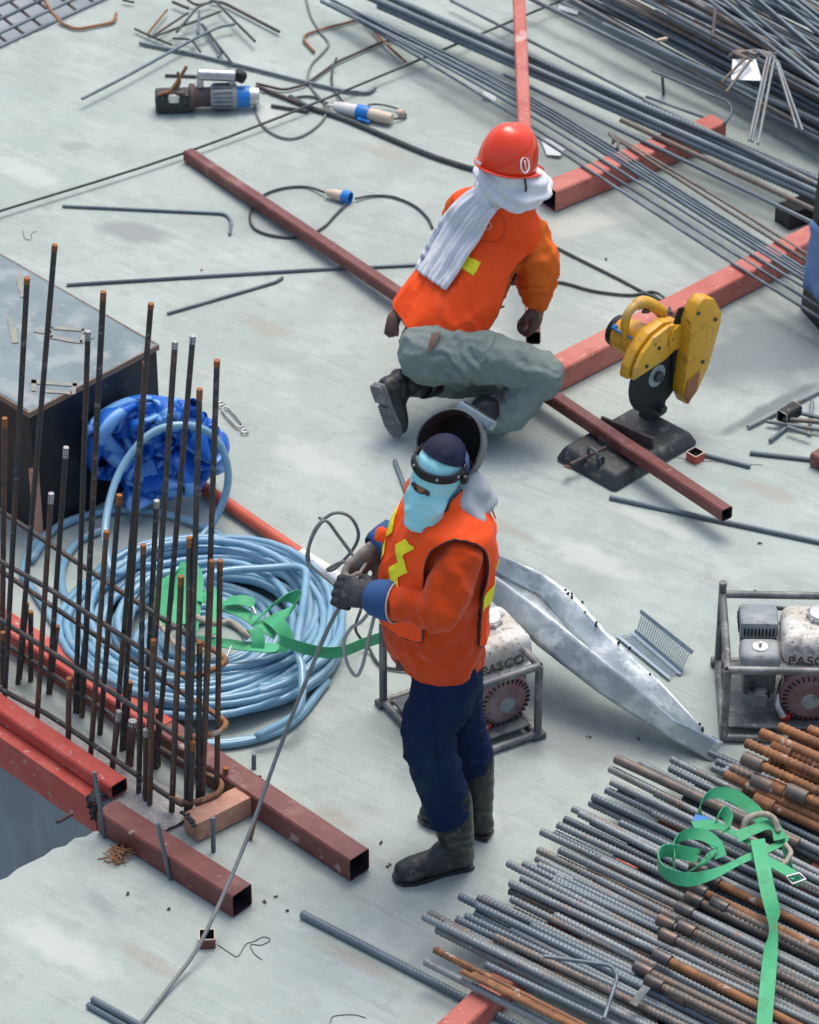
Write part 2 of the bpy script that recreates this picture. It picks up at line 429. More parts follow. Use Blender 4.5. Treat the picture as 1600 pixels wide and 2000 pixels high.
m_label = mat('disc_label', (.30, .38, .40), .6, 0, [(20, (.2, .26, .28), .5, .65, .7)])
m_gwhite = mat('splashed_white_tank', (.64, .64, .60), .55, 0, [(9, (.46, .44, .37), .45, .62, .8), (26, (.27, .27, .25), .55, .66, .8), (70, (.12, .13, .13), .60, .67, .85), (9, (.52, .40, .25), .66, .76, .5)], [(40, .3)])
m_gred = mat('dirty_red_cover', (.16, .10, .105), .6, 0, [(8, (.26, .19, .19), .45, .65, .8), (24, (.22, .055, .06), .55, .7, .7), (50, (.34, .31, .30), .64, .74, .6)], [(60, .3)])
m_gframe = mat('dirty_tube_frame', (.12, .13, .135), .55, .3, [(7, (.28, .29, .28), .46, .64, .8), (30, (.38, .38, .36), .6, .72, .7), (14, (.06, .065, .07), .6, .7, .7)], [(60, .3)])
m_gdark = mat('dirty_engine', (.075, .09, .095), .6, .2, [(8, (.20, .225, .23), .45, .65, .8), (30, (.31, .33, .32), .62, .74, .6)], [(60, .35)])
m_gfilter = mat('dirty_filter_box', (.22, .26, .27), .6, 0, [(8, (.35, .39, .39), .45, .65, .8), (30, (.11, .13, .14), .58, .7, .7)], [(60, .3)])
m_chrome = mat('dull_cap', (.62, .62, .60), .35, .7, [(12, (.40, .40, .39), .5, .7, .8)])
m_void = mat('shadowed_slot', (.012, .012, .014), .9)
m_letter = mat('dark_lettering', (.045, .055, .065), .7, 0, [(40, (.25, .25, .24), .62, .72, .7)])
m_tag = mat('white_sheet', (.78, .82, .84), .7, 0, [(16, (.6, .64, .66), .5, .7, .6)])
m_blacklet = mat('black_print', (.02, .02, .025), .6)
# cloth, skin, rubber
m_sweat = mat('orange_red_knit', (.62, .062, .006), .85, 0, [(5, (.54, .05, .005), .45, .65, .7), (3, (.62, .12, .045), .62, .74, .5)], [(26, .25, None, .012), (240, .12)], sheen=.15, spec=.2)
m_vest = mat('fluorescent_vest', (1.0, .092, .008), .6, 0, [(4, (.94, .08, .009), .45, .65, .7), (2.5, (.95, .13, .035), .6, .72, .6)], [(14, .35, None, .014), (300, .08)], spec=.3)
m_pipe = mat('black_piping', (.02, .02, .024), .6)
m_hiy = mat('yellow_tape', (.92, .86, .02), .5, 0, [(30, (.80, .80, .02), .5, .7, .5)], [(30, .1)])
m_sleeve = mat('orange_cotton', (.84, .17, .022), .8, 0, [(5, (.74, .13, .015), .45, .65, .7)], [(24, .35, None, .014)], spec=.2)
m_jeans = mat('dark_denim', (.007, .017, .058), .85, 0, [(4, (.011, .026, .065), .45, .65, .8), (3, (.022, .055, .068), .58, .70, .7), (60, (.03, .045, .08), .6, .75, .4)], [(22, .35, None, .014), (300, .15)], spec=.15)
m_trous = mat('grey_green_drill', (.20, .255, .235), .85, 0, [(4, (.165, .215, .20), .45, .65, .7), (10, (.25, .30, .275), .55, .72, .6)], [(22, .4, None, .016), (300, .12)], spec=.15)
m_rubber = mat('dusty_rubber', (.012, .016, .017), .42, 0, [(6, (.028, .034, .034), .46, .66, .8), (18, (.10, .105, .10), .56, .72, .75), (50, (.15, .15, .14), .64, .74, .5)], [(30, .25, None, .006)], spec=.45)
m_sole = mat('dusty_sole', (.14, .155, .155), .8, 0, [(20, (.24, .25, .245), .45, .65, .7), (50, (.08, .09, .09), .55, .7, .6)], [(60, .3)])
m_cyan = mat('pale_cyan_cloth', (.34, .74, .80), .8, 0, [(6, (.40, .72, .77), .45, .65, .8), (3, (.46, .62, .66), .6, .7, .4)], [(28, .3, None, .01)], spec=.2)
m_greyc = mat('grey_cotton', (.42, .46, .49), .85, 0, [(6, (.36, .40, .43), .45, .65, .7)], [(28, .4, None, .012)], spec=.15)
m_towel = mat('white_towel', (.76, .79, .83), .9, 0, [(5, (.68, .72, .77), .45, .65, .7)], [(24, .35, None, .012), (240, .2)], spec=.1)
m_navy = mat('navy_cap', (.003, .005, .03), .8, 0, [(8, (.010, .016, .07), .45, .65, .7)], [(60, .2)])
m_skyb = mat('sky_blue_cloth', (.16, .29, .52), .8, 0, [(8, (.12, .22, .43), .45, .65, .7)], [(40, .2)])
m_skin = mat('skin', (.33, .16, .10), .55, 0, [(20, (.28, .12, .08), .45, .65, .6)])
m_eye = mat('eye', (.05, .03, .025), .3)
m_leather = mat('black_leather', (.016, .022, .026), .6, 0, [(14, (.035, .04, .043), .5, .68, .8), (30, (.13, .12, .11), .66, .76, .6)], [(50, .35)])
m_gleather = mat('grey_leather', (.19, .185, .165), .75, 0, [(12, (.28, .26, .22), .45, .65, .8), (30, (.11, .11, .105), .58, .7, .7)], [(50, .4)])
m_cuff = mat('blue_canvas', (.018, .075, .22), .8, 0, [(10, (.03, .10, .27), .45, .65, .7)], [(150, .2)])
m_bleather = mat('brown_leather', (.10, .055, .045), .7, 0, [(16, (.16, .09, .07), .45, .65, .7)], [(50, .4)])
m_hat = mat('red_hard_hat', (.86, .055, .012), .22, 0, [(7, (.78, .045, .010), .45, .65, .6), (60, (.5, .03, .01), .70, .76, .5)], [(18, .04)], spec=.5, coat=.3)
m_weld = mat('welding_helmet_grey', (.055, .068, .073), .5, 0, [(6, (.085, .10, .105), .45, .65, .7), (40, (.19, .2, .2), .66, .76, .5)], [(60, .1)])
m_weldin = mat('helmet_inside', (.010, .014, .016), .7, 0, [(10, (.035, .04, .042), .5, .7, .6)])
m_grey = mat('grey_plastic', (.17, .24, .29), .45)
m_strap = mat('red_strap', (.42, .03, .02), .7, 0, [(30, (.34, .025, .015), .45, .65, .6)])
m_metal = mat('zinc_fitting', (.48, .50, .51), .4, .8, [(30, (.33, .35, .36), .5, .7, .7)])
m_dirt = mat('dark_debris', (.06, .055, .05), .9)

def stain_or_shade(m, centre, size, rotz, col, amt, nscale=6.0):
    """an old wet or oil mark, or shade painted into the slab colour"""
    N = m.node_tree.nodes; L = m.node_tree.links; b = N['Principled BSDF']
    src = b.inputs['Base Color'].links[0].from_socket
    tc = N.new('ShaderNodeTexCoord'); mp = N.new('ShaderNodeMapping'); mp.vector_type = 'TEXTURE'
    mp.inputs['Location'].default_value = centre; mp.inputs['Rotation'].default_value = (0, 0, rotz); mp.inputs['Scale'].default_value = (size[0], size[1], 1)
    L.new(tc.outputs['Object'], mp.inputs[0])
    g = N.new('ShaderNodeTexGradient'); g.gradient_type = 'SPHERICAL'; L.new(mp.outputs[0], g.inputs[0])
    n = N.new('ShaderNodeTexNoise'); n.inputs['Scale'].default_value = nscale; n.inputs['Detail'].default_value = 6; L.new(tc.outputs['Object'], n.inputs['Vector'])
    ad = N.new('ShaderNodeMath'); ad.operation = 'MULTIPLY_ADD'; ad.inputs[1].default_value = 1.1; L.new(n.outputs[0], ad.inputs[0]); L.new(g.outputs['Fac'], ad.inputs[2])
    mr = N.new('ShaderNodeMapRange'); mr.inputs[1].default_value = .72; mr.inputs[2].default_value = 1.15; mr.inputs[4].default_value = amt; L.new(ad.outputs[0], mr.inputs[0])
    gm = N.new('ShaderNodeMath'); gm.operation = 'MULTIPLY'; g2 = N.new('ShaderNodeMapRange'); g2.inputs[2].default_value = .25; L.new(g.outputs['Fac'], g2.inputs[0])
    L.new(mr.outputs[0], gm.inputs[0]); L.new(g2.outputs[0], gm.inputs[1])
    mx = N.new('ShaderNodeMix'); mx.data_type = 'RGBA'; mx.inputs[7].default_value = (*col, 1); L.new(gm.outputs[0], mx.inputs[0]); L.new(src, mx.inputs[6]); L.new(mx.outputs[2], b.inputs['Base Color'])
stain_or_shade(m_slab, at(262, 455), (.26, .11), R(-20), (.24, .265, .26), .75)
stain_or_shade(m_slab, at(1500, 690), (.55, .42), R(20), (.15, .185, .20), .75, 4)  # wide darker bluish area on the right of the slab
stain_or_shade(m_slab, at(1500, 800), (.40, .05), R(42), (.14, .17, .18), .8, 9)
stain_or_shade(m_slab, at(145, 285), (.10, .06), 0, (.27, .29, .28), .6)
stain_or_shade(m_slab, at(200, 1770), (.16, .05), R(-60), (.27, .30, .30), .6)
stain_or_shade(m_slab, at(1130, 440), (.3, .12), R(30), (.50, .50, .45), .6)
stain_or_shade(m_slab, at(880, 870), (.28, .2), 0, (.24, .27, .27), .6)  # shade below the kneeling worker, painted into the slab colour
stain_or_shade(m_slab, at(1090, 1420), (.5, .25), R(-30), (.20, .225, .225), .65)  # shadow under the metal trough, painted into the slab colour
for (x, y, a, b_) in ((420, 1690, .10, .05), (660, 1600, .14, .05), (300, 1880, .2, .05), (1500, 960, .2, .06), (760, 300, .2, .08), (520, 640, .22, .07), (980, 1030, .2, .06), (700, 1880, .25, .05)):
    stain_or_shade(m_slab, at(x, y), (a, b_), BROOM, (.33, .30, .245), .5, 9)
for (x, y, a, b_) in ((120, 1850, .30, .10), (620, 900, .35, .12), (1150, 1090, .3, .1), (1280, 1020, .3, .06), (60, 340, .3, .1), (480, 210, .3, .12)):
    stain_or_shade(m_slab, at(x, y), (a, b_), BROOM, (.52, .565, .53), .6, 12)
# ------------------------------------------------------------------ the setting: slab, pit, wall top
W0 = at(200, 1577); W1 = at(0, 1439); wdir = (W1 - W0).normalized()      # line of the wall face over the pit
WF = W0 + wdir * 9.0
brk = [at(x, y) for x, y in ((206, 1622), (183, 1624), (168, 1634), (146, 1637), (128, 1652), (104, 1658), (86, 1672), (60, 1684), (34, 1697), (14, 1714), (0, 1719))]
bdir = (brk[-1] - brk[3]).normalized()
e0, e1 = at(0, 97), at(215, 0); edir = (e1 - e0).normalized()
eB = e1 + edir * 14
den = edir.x * wdir.y - edir.y * wdir.x
t_ = ((e0 - W0).x * wdir.y - (e0 - W0).y * wdir.x) / den
eA = e0 - edir * t_; WF = V((eA.x, eA.y, 0))        # where the two edges meet, far left
brkF = brk[-1] + bdir * 9
outline = [V((brkF.x, -20, 0)), V((22, -20, 0)), V((22, eB.y, 0)), eB, e1]
k = 26
for i in range(1, k):
    p = e1.lerp(e0, i / k); outline.append(p + V((-edir.y, edir.x, 0)) * random.uniform(-.012, .012))
outline += [e0, eA, W0] + brk + [brkF]
bm = bmesh.new()
fv = [bm.verts.new((p.x, p.y, 0)) for p in outline]
f = bm.faces.new(fv)
ex = bmesh.ops.extrude_face_region(bm, geom=[f])
bmesh.ops.translate(bm, verts=[g for g in ex['geom'] if isinstance(g, bmesh.types.BMVert)], vec=(0, 0, -.22))
bmesh.ops.triangulate(bm, faces=bm.faces); bmesh.ops.recalc_face_normals(bm, faces=bm.faces)
mb = MB(); mb.bm(bm)
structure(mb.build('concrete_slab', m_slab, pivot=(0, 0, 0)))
# lower floor beyond the far edge and at the bottom of the pit
mb = MB(); mb.add([(-30, 1.5, -.24), (30, 1.5, -.24), (30, 40, -.24), (-30, 40, -.24)], [(0, 1, 2, 3)])
structure(mb.build('lower_deck', m_pit, pivot=(0, 0, 0)))
nw = V((-wdir.y, wdir.x, 0));  nw = nw if nw.y > 0 else -nw       # away from the pit
mb = MB()
a, b_ = W0 - wdir * .04 - nw * .005, WF - nw * .005
mb.add([a + V((0, 0, -.002)), b_ + V((0, 0, -.002)), b_ + V((0, 0, -1.8)), a + V((0, 0, -1.8)),
        a + nw * .3 + V((0, 0, -.23)), b_ + nw * .3 + V((0, 0, -.23)), b_ + nw * .3 + V((0, 0, -1.8)), a + nw * .3 + V((0, 0, -1.8))],
       [(0, 1, 2, 3), (4, 5, 6, 7), (0, 3, 7, 4), (1, 2, 6, 5)])
structure(mb.build('pit_wall', m_pit, pivot=(0, 0, 0)))
mb = MB(); mb.add([(-14, -14, -1.79), (2, -14, -1.79), (2, 4, -1.79), (-14, 4, -1.79)], [(0, 1, 2, 3)])
structure(mb.build('pit_floor', m_pit, pivot=(0, 0, 0)))

# rough top of the wall with the starter bars
c0, c1 = at(300, 1640), at(400, 1588)       # right end, front and back
cdir = (at(0, 1390) - at(230, 1540)); cdir.z = 0; cdir.normalize()
mb = MB(); nu, nv = 120, 16; vs_ = []; fs_ = []
for i in range(nu + 1):
    for j in range(nv + 1):
        p = c0.lerp(c1, j / nv) + cdir * (i / nu * 3.0)
        edge = min(1, j / 2, (nv - j) / 2)
        z = .006 + edge * (.012 + .016 * fnoise(p, 9) + .010 * fnoise(p, 26, 3) + .006 * fnoise(p, 60, 9))
        vs_.append((p.x, p.y, max(z, .003)))
for i in range(nu):
    for j in range(nv):
        a = i * (nv + 1) + j; fs_.append((a, a + 1, a + nv + 2, a + nv + 1))
mb.add(vs_, fs_); structure(mb.build('wall_top', m_rough, None, 180, (0, 0, 0)))

# ------------------------------------------------------------------ bars
_bars = {}
def ribbed(L, r, pitch=None, seg=8):
    key = (L, round(r, 4))
    if key in _bars: return _bars[key]
    pitch = pitch or r * 1.15
    n = int(L / pitch); pitch = L / n; vs_ = []; fs_ = []
    pk = 1.10 if r > .012 else 1.07
    def ring(x, rr, slant):
        for k in range(seg):
            th = 2 * math.pi * k / seg
            xx = min(max(x + slant * math.sin(th) * pitch * .28, 0), L)
            q = rr
            if abs(math.sin(th)) < .1: q = r * 1.06
            vs_.append((xx, q * math.cos(th), q * math.sin(th)))
    ring(0, r * .93, 0)
    for i in range(n):
        x = i * pitch
        ring(x + pitch * .10, r * .93, 1); ring(x + pitch * .34, r * pk, 1); ring(x + pitch * .52, r * pk, 1); ring(x + pitch * .80, r * .93, 1)
    ring(L, r * .93, 0)
    m = len(vs_) // seg
    for i in range(m - 1):
        for k in range(seg):
            fs_.append((i * seg + k, (i + 1) * seg + k, (i + 1) * seg + (k + 1) % seg, i * seg + (k + 1) % seg))
    fs_.append(tuple(range(seg))); fs_.append(tuple((m - 1) * seg + k for k in range(seg - 1, -1, -1)))
    me = bpy.data.meshes.new('rebar'); me.from_pydata(vs_, [], fs_); me.update(); me.shade_smooth(); me.set_sharp_from_angle(angle=R(50))
    _bars[key] = me
    return me
_barmats = {}
def bar(p0, p1, r, material, name='rebar', parent=None):
    """straight ribbed bar from p0 to p1; bars of one kind share their mesh"""
    p0, p1 = V(p0), V(p1); d = p1 - p0; L = d.length
    std = min((l for l in (.25, .5, 1.0, 1.6, 2.4, 3.4, 5.0) if l >= L * .8), default=5.0)
    src = ribbed(std, r); key = (src.name, material.name)
    if key not in _barmats:
        me = src.copy(); me.materials.append(material); _barmats[key] = me
    o = bpy.data.objects.new(name, _barmats[key]); COL.objects.link(o)
    x = d.normalized(); y = x.orthogonal().normalized(); z = x.cross(y)
    ang = random.uniform(0, 6.28); y2 = y * math.cos(ang) + z * math.sin(ang); z2 = x.cross(y2)
    o.rotation_euler = Matrix((x, y2, z2)).transposed().to_euler(); o.scale = (L / std, 1, 1)
    o.location = p0 - (origin_of(parent) if parent is not None else V((0, 0, 0)))
    if parent is not None: o.parent = parent
    return o
def bent(path, r, material, name='bent_bar', parent=None, seg=8):
    return MB().tube(path, r, seg).build(name, material, parent, 50)
# ------------------------------------------------------------------ left: starter bars in the wall
z6 = lambda x, y: (x / 2.1053, 950 + y / 2.1053)
cage = thing('rebar_cage', at(300, 1520), 'tall rusty cage of starter bars and hairpin ties rising from the wall', 'rebar cage')
tall = [((35, 1335), (107, 478), 1), ((8, 1378), (53, 543), 1), ((147, 1390), (172, 647), 2), ((160, 1400), (202, 570), 1), ((222, 1480), (295, 593), 1),
        ((238, 1465), (284, 707), 1), ((282, 1565), (342, 667), 2), ((305, 1500), (377, 656), 2), ((366, 1603), (390, 760), 1), ((395, 1568), (424, 704), 1)]
short = [((71, 1425), (100, 964), 2), ((95, 1354), (129, 874), 2), ((4, 1300), (9, 817), 1), ((38, 1325), (52, 1178), 1), ((5, 1340), (6, 1235), 1),
         ((195, 1434), (233, 967), 1), ((176, 1491), (208, 1038), 1), ((285, 1400), (306, 978), 2), ((271, 1558), (280, 1064), 1), ((364, 1604), (370, 1050), 1),
         ((335, 1596), (354, 1126), 1), ((394, 1590), (414, 1095), 1), ((423, 1572), (430, 1095), 1), ((97, 1354), (112, 1223), 1), ((152, 1392), (166, 1254), 1),
         ((133, 1468), (135, 1325), 1), ((242, 1463), (254, 1332), 1), ((218, 1510), (232, 1389), 2), ((252, 1501), (259, 1408), 2), ((299, 1501), (294, 1378), 1),
         ((285, 1572), (285, 1425), 2), ((309, 1496), (309, 1392), 1), ((370, 1610), (377, 1449), 1), ((387, 1592), (390, 1254), 1), ((195, 1434), (199, 1378), 1),
         ((292, 1580), (300, 1250), 1), ((60, 1330), (60, 1195), 1), ((440, 1556), (441, 1500), 1)]
for lst, m_, rr in ((tall, m_old, .0092), (short, m_cage, .0092)):
    for (bx, by), (tx, ty), k in lst:
        p = at(bx, by); q = up_at(tx, ty, p.y + .01)
        lean = (q - p).normalized()
        r_ = rr * (1.5 if (bx, by) == (252, 1501) else 1)
        mm = m_ if ty < 800 or random.random() < .6 else m_old
        bar(p - lean * .02, q, r_, mm, 'vertical_bar', cage)
        MB().tube([q - lean * random.uniform(.015, .04), q + lean * .001], r_ * 1.05, 8).build('bar_tip', m_greytip if k == 2 else m_rusttip, cage, 40)
ties = [(.52, [(0, 307), (230, 440), (740, 770)], [(770, 782), (830, 772), (905, 738), (928, 716), (905, 690)], [(600, 500), (0, 100)]),
        (.31, [(0, 548), (300, 740), (718, 1020)], [(760, 1036), (830, 1032), (905, 1005), (926, 982), (915, 958)], [(360, 590), (0, 345)]),
        (.09, [(0, 832), (230, 960), (700, 1280)], [(750, 1298), (810, 1296), (885, 1268), (908, 1242), (905, 1215)], [(660, 1078), (240, 790), (0, 632)])]
for z, a, b_, c in ties:
    P = lambda q: [at(*z6(x, y), z) for x, y in q]
    A, Bb, C = P(a), P(b_), P(c)
    d = (A[0] - A[1]).normalized(); A = [A[0] + d * 1.0] + A
    d = (C[-1] - C[-2]).normalized(); C = C + [C[-1] + d * 1.0]
    bent(catmull(A + Bb[:1], 8), .0090, m_old, 'tie_bar', cage)
    bent(catmull([Bb[-1]] + C, 8), .0090, m_old, 'tie_bar', cage)
    bent(catmull([A[-1]] + Bb + [C[0].lerp(Bb[-1], .8)], 6), .0098, m_rust, 'hairpin_bend', cage)

# red and maroon tubes
TS = .088
def square_tube(p0, p1, w, h, m_, label, name='square_tube', group=None, wall=.004, soot=None):
    o = MB().sqtube(p0, p1, w, h, wall).build(name, m_, None, 30)
    return tag(o, label, 'steel tube', group)
def mid(a, b): return (V(a) + V(b)) / 2
q1 = mid(at(452, 1790), at(495, 1772)); dA = (at(213, 1638) - at(452, 1790)).normalized()
up = lambda p, z: V((p.x, p.y, p.z + z))
LA = (at(213, 1638) - at(452, 1790)).length + .055
square_tube(up(q1, TS / 2 + .002), up(q1 + dA * LA, TS / 2 + .002), TS, TS, m_maroon, 'short maroon square tube reaching the front of the slab, open end nearest the small offcut')
q2 = mid(at(680, 1722), at(724, 1700))
eT = at(724, 1658, TS); eM = at(345, 1407, TS); dB = (eM - eT).normalized()
LB = (eM - eT).length
square_tube(up(q2, TS / 2 + .002), up(q2 + dB * LB, TS / 2 + .002), TS, TS, m_maroon, 'maroon square tube behind the starter bars with its open end left of the boots')
q3 = q2 + dB * (LB + .004)
square_tube(up(q3, TS / 2 + .002), up(q3 + dB * 2.6, TS / 2 + .002), TS, TS, m_red, 'bright red square tube lying between the starter bars and the blue hose')
# timber spacer between the two tubes
sp0, sp1 = at(385, 1640, 0), at(515, 1574, 0)
sdir = (sp1 - sp0).normalized(); perp = V((-sdir.y, sdir.x, 0))
rot = Matrix((sdir, perp, V((0, 0, 1)))).transposed()
sp = thing('spacer_block', mid(sp0, sp1), 'pale pink painted spacer welded between the two maroon tubes', 'spacer')
MB().box(up(mid(sp0, sp1) + perp * .02, .042), ((sp1 - sp0).length + .02, .075, .076), rot, .004, 2).build('block', m_wood, sp, 40)
for e, s_ in ((sp0, -1), (sp1, 1)):
    mb = MB()
    for i in range(9): 
        c = e + sdir * (s_ * .012) + perp * (.07 * (i / 8) - .015) + V((0, 0, .081))
        mb.box(c + V((random.uniform(-.006, .006), random.uniform(-.006, .006), 0)), (.02, .014, .008), (random.random(), random.random(), random.random() * 3), .003)
    mb.build('weld_bead', m_soot, sp, 180)
# red channel with a tube on its ledge along the pit edge
ch = thing('edge_beam', at(185, 1580), 'bright red flaking steel edge beam over the grey pit wall', 'steel beam')
pA, pB = at(185, 1567, .035), at(0, 1440, .035); dd = (pB - pA).normalized(); nn = nw
pA = pA + V((0, 0, 0)); L_ = 3.4
mb = MB()
mb.prism([(0, 0), (.062, 0), (.062, -.008), (.008, -.008), (.008, -.135), (0, -.135)], pA + dd * (L_ / 2), nn, V((0, 0, 1)), dd, L_)
mb.build('angle_plate', m_red, ch, 30)
tb = pA + nn * .080 + V((0, 0, .0))
MB().sqtube(tb - dd * .03 + V((0, 0, .028)), tb + dd * L_ + V((0, 0, .028)), .07, .055, .005).build('top_tube', m_red, ch, 30)
mb = MB()
for i in range(26):
    mb.box(pA + dd * random.uniform(-.004, .035) + nn * random.uniform(-.003, .07) + V((0, 0, random.uniform(.001, .006))), (.022, .018, .012), (random.random(), random.random(), 3 * random.random()), .004)
for i in range(18):
    mb.box(pA + dd * random.uniform(-.002, .03) - nn * .002 + V((0, 0, random.uniform(-.09, 0))), (.018, .010, .02), (random.random(), random.random(), 3 * random.random()), .004)
mb.build('weld_bead', m_soot, ch, 180)
pn = at(118, 1600, -.02)
p_in = pn + nn * .1
tag(bent([up_at(112, 1606, pA.y - .1), up_at(140, 1590, pA.y - .02)], .007, m_rustiron, 'stub_bar'), 'short dark stub sticking out under the red edge beam', 'rod')
# upright pins welded to the tubes
for (x0, y0), (x1, y1), lab in (((205, 1636), (184, 1508), 'grey pin leaning at the joint of red beam and maroon tube'), ((333, 1718), (308, 1608), 'grey pin leaning on the middle of the front maroon tube'),
                                ((417, 1664), (416, 1597), 'grey pin standing against the pink spacer block'), ((496, 1502), (496, 1474), 'short pin behind the rear maroon tube'),
                                ((488, 1640), (500, 1592), 'rusty pin in the corner of spacer and rear tube')):
    p = at(x0, y0); q = up_at(x1, y1, p.y + .015)
    o = bar(p, q, .0075, m_rust if 'rusty' in lab else m_steelc, 'steel_pin'); tag(o, lab, 'steel pin')
# offcuts of square tube
def offcut(px, py, s, h, rz, label, m_):
    c = at(px, py); o = thing('tube_offcut', c, label, 'tube offcut', 'square tube offcuts')
    rm = Matrix.Rotation(rz, 3, 'Z')
    MB().sqtube(c + V((0, 0, .001)), c + V((0, 0, h)), s, s, .004, rm @ V((1, 0, 0)), .004).build('tube_wall', m_, o, 30)
    MB().sqtube(c + V((0, 0, h + .0005)), c + V((0, 0, h + .002)), s, s, .004, rm @ V((1, 0, 0)), .004).build('cut_edge', m_beige, o, 30)
offcut(405, 1843, .052, .036, .06, 'small maroon tube offcut standing alone beside the thin grey cable', m_maroon)
offcut(1358, 898, .052, .034, .75, 'small red tube offcut standing right of the cut-off saw', m_red)
# rusty nails and wire
mb_t = thing('nail_heap', at(235, 1660), 'heap of rusty wire nails beside the front maroon tube', 'nails')
for i in range(46):
    c = at(random.gauss(235, 11), random.gauss(1657, 9), random.uniform(.004, .03)); a = random.uniform(0, 3.14)
    d = V((math.cos(a), math.sin(a), random.uniform(-.15, .15))) * random.uniform(.015, .035)
    if i < 6: c = at(random.uniform(200, 235), random.uniform(1672, 1687), .004)
    MB().tube([c - d, c + d], .0022, 5).build('nail', m_rust, mb_t)

# ------------------------------------------------------------------ formwork box
FH = .552
fc = at(76, 1052); fr = at(305, 672, FH); fr.z = 0
fx = (fr - fc); LX = fx.length; fx.normalize()
fl = at(0, 760, FH); fl.z = 0; fy = (fl - fc).normalized()
fy = V((-fx.y, fx.x, 0)) * .75 + fy * .25; fy.normalize(); LY = 1.7
fw = thing('formwork_box', fc, 'black film-faced plywood formwork box with blue-grey top behind the starter bars', 'formwork')
def panel(name, o, ex, ey, ez, lx, ly, t, m_, bev=.0):
    rot = Matrix((ex, ey, ez)).transposed()
    return MB().box(o + ex * lx / 2 + ey * ly / 2 + ez * t / 2, (lx, ly, t), rot, bev).build(name, m_, fw)
Zv = V((0, 0, 1))
panel('side_panel', fc + Zv * .004, fx, Zv, fx.cross(Zv), LX, FH - .03, -.018, m_black)
panel('side_panel', fc + Zv * .004, fy, Zv, fy.cross(Zv), LY, FH - .03, .018, m_black)
panel('side_panel', fc + fx * LX + Zv * .004, fy, Zv, fy.cross(Zv), LY, FH - .03, -.018, m_black)
panel('side_panel', fc + fy * LY + Zv * .004, fx, Zv, fx.cross(Zv), LX, FH - .03, .018, m_black)
tp = panel('top_panel', fc - fx * .004 - fy * .004 + Zv * (FH - .018), fx, fy, Zv, LX + .008, LY + .008, .016, m_plytop)
panel('top_edge', fc - fx * .008 - fy * .008 + Zv * (FH - .024), fx, fy, Zv, LX + .016, .012, .022, m_plyedge)
panel('top_edge', fc - fx * .008 + fy * .0045 + Zv * (FH - .024), fx, fy, Zv, .012, LY, .022, m_plyedge)
panel('top_edge', fc + fx * (LX - .004) + fy * .0045 + Zv * (FH - .024), fx, fy, Zv, .012, LY, .022, m_plyedge)
panel('corner_batten', fc - fx * .014 - fy * .014 + Zv * .004, fx, fy, Zv, .026, .026, .3, m_wood)
def mark(px0, py0, px1, py1, w):
    a, b_ = at(px0, py0, FH), at(px1, py1, FH); d = (b_ - a).normalized(); s_ = V((-d.y, d.x, 0)) * w / 2
    mb = MB(); z = V((0, 0, .0012))
    n = 10; vs_ = []; fs_ = []
    for i in range(n + 1):
        p = a.lerp(b_, i / n); k = 1 + .3 * fnoise(p, 30)
        vs_ += [p + s_ * k + z, p - s_ * k + z]
    for i in range(n): fs_.append((2 * i, 2 * i + 1, 2 * i + 3, 2 * i + 2))
    mb.add(vs_, fs_).build('tape_residue', m_tape, fw)
for q in ((100, 640, 164, 644, .022), (98, 658, 160, 668, .022), (100, 638, 98, 660, .016), (164, 642, 160, 670, .016), (68, 645, 100, 650, .022), (164, 650, 182, 660, .018),
          (60, 745, 150, 752, .022), (80, 763, 140, 768, .018), (148, 742, 142, 770, .016), (66, 740, 66, 764, .016), (20, 620, 30, 670, .022), (36, 540, 46, 580, .024)): mark(*q)

# ------------------------------------------------------------------ blue hose coil
hc_ = at(402, 1252); hose_r = .0142
pts = []; loops = 42; per = 36
random.seed(11)
rad = [random.uniform(.10, .30) if i < 12 else random.choice([random.uniform(.27, .38), random.uniform(.36, .48), random.uniform(.42, .485)]) for i in range(loops + 2)]
ctr = [V((random.gauss(0, .028), random.gauss(0, .028), 0)) for _ in range(loops + 2)]
hh = [hose_r + .150 * (i / loops) ** .9 * random.uniform(.55, 1.0) for i in range(loops + 2)]
ph = [random.uniform(0, 6.28) for _ in range(loops + 2)]
for i in range(loops * per):
    q = i / per; k = int(q); f_ = q - k; f_ = f_ * f_ * (3 - 2 * f_)
    r_ = rad[k] * (1 - f_) + rad[k + 1] * f_; c = ctr[k].lerp(ctr[k + 1], f_); z = hh[k] * (1 - f_) + hh[k + 1] * f_
    th = q * 2 * math.pi + 2.2
    wob = 1 + .03 * math.sin(2 * th + ph[k]) + .02 * math.sin(3 * th + ph[k + 1])
    mound = 1 - .65 * ((r_ - .37) / .14) ** 2
    zz = max(hose_r, z * max(.25, mound) + .012 * math.sin(th * 2 + ph[k]))
    pts.append(hc_ + c + V((math.cos(th) * r_ * wob * 1.0, math.sin(th) * r_ * wob * .97, zz)))
# the last turn climbs over the tarpaulin and comes down on its right side
tail = [(225, 1120, .16), (205, 1040, .2), (230, 930, .3), (290, 850, .40), (360, 830, .42), (415, 850, .36), (442, 900, .26), (444, 950, .16), (425, 1005, .07), (396, 1045, .03), (350, 1085, .02)]
hose = thing('hose_coil', hc_, 'big coil of clear blue hose heaped on the slab', 'hose')
path = pts + catmull([pts[-1]] + [at(*t) for t in tail], 8)[1:]
MB().tube(path, hose_r, 9).build('coiled_hose', m_hose, hose, 180)
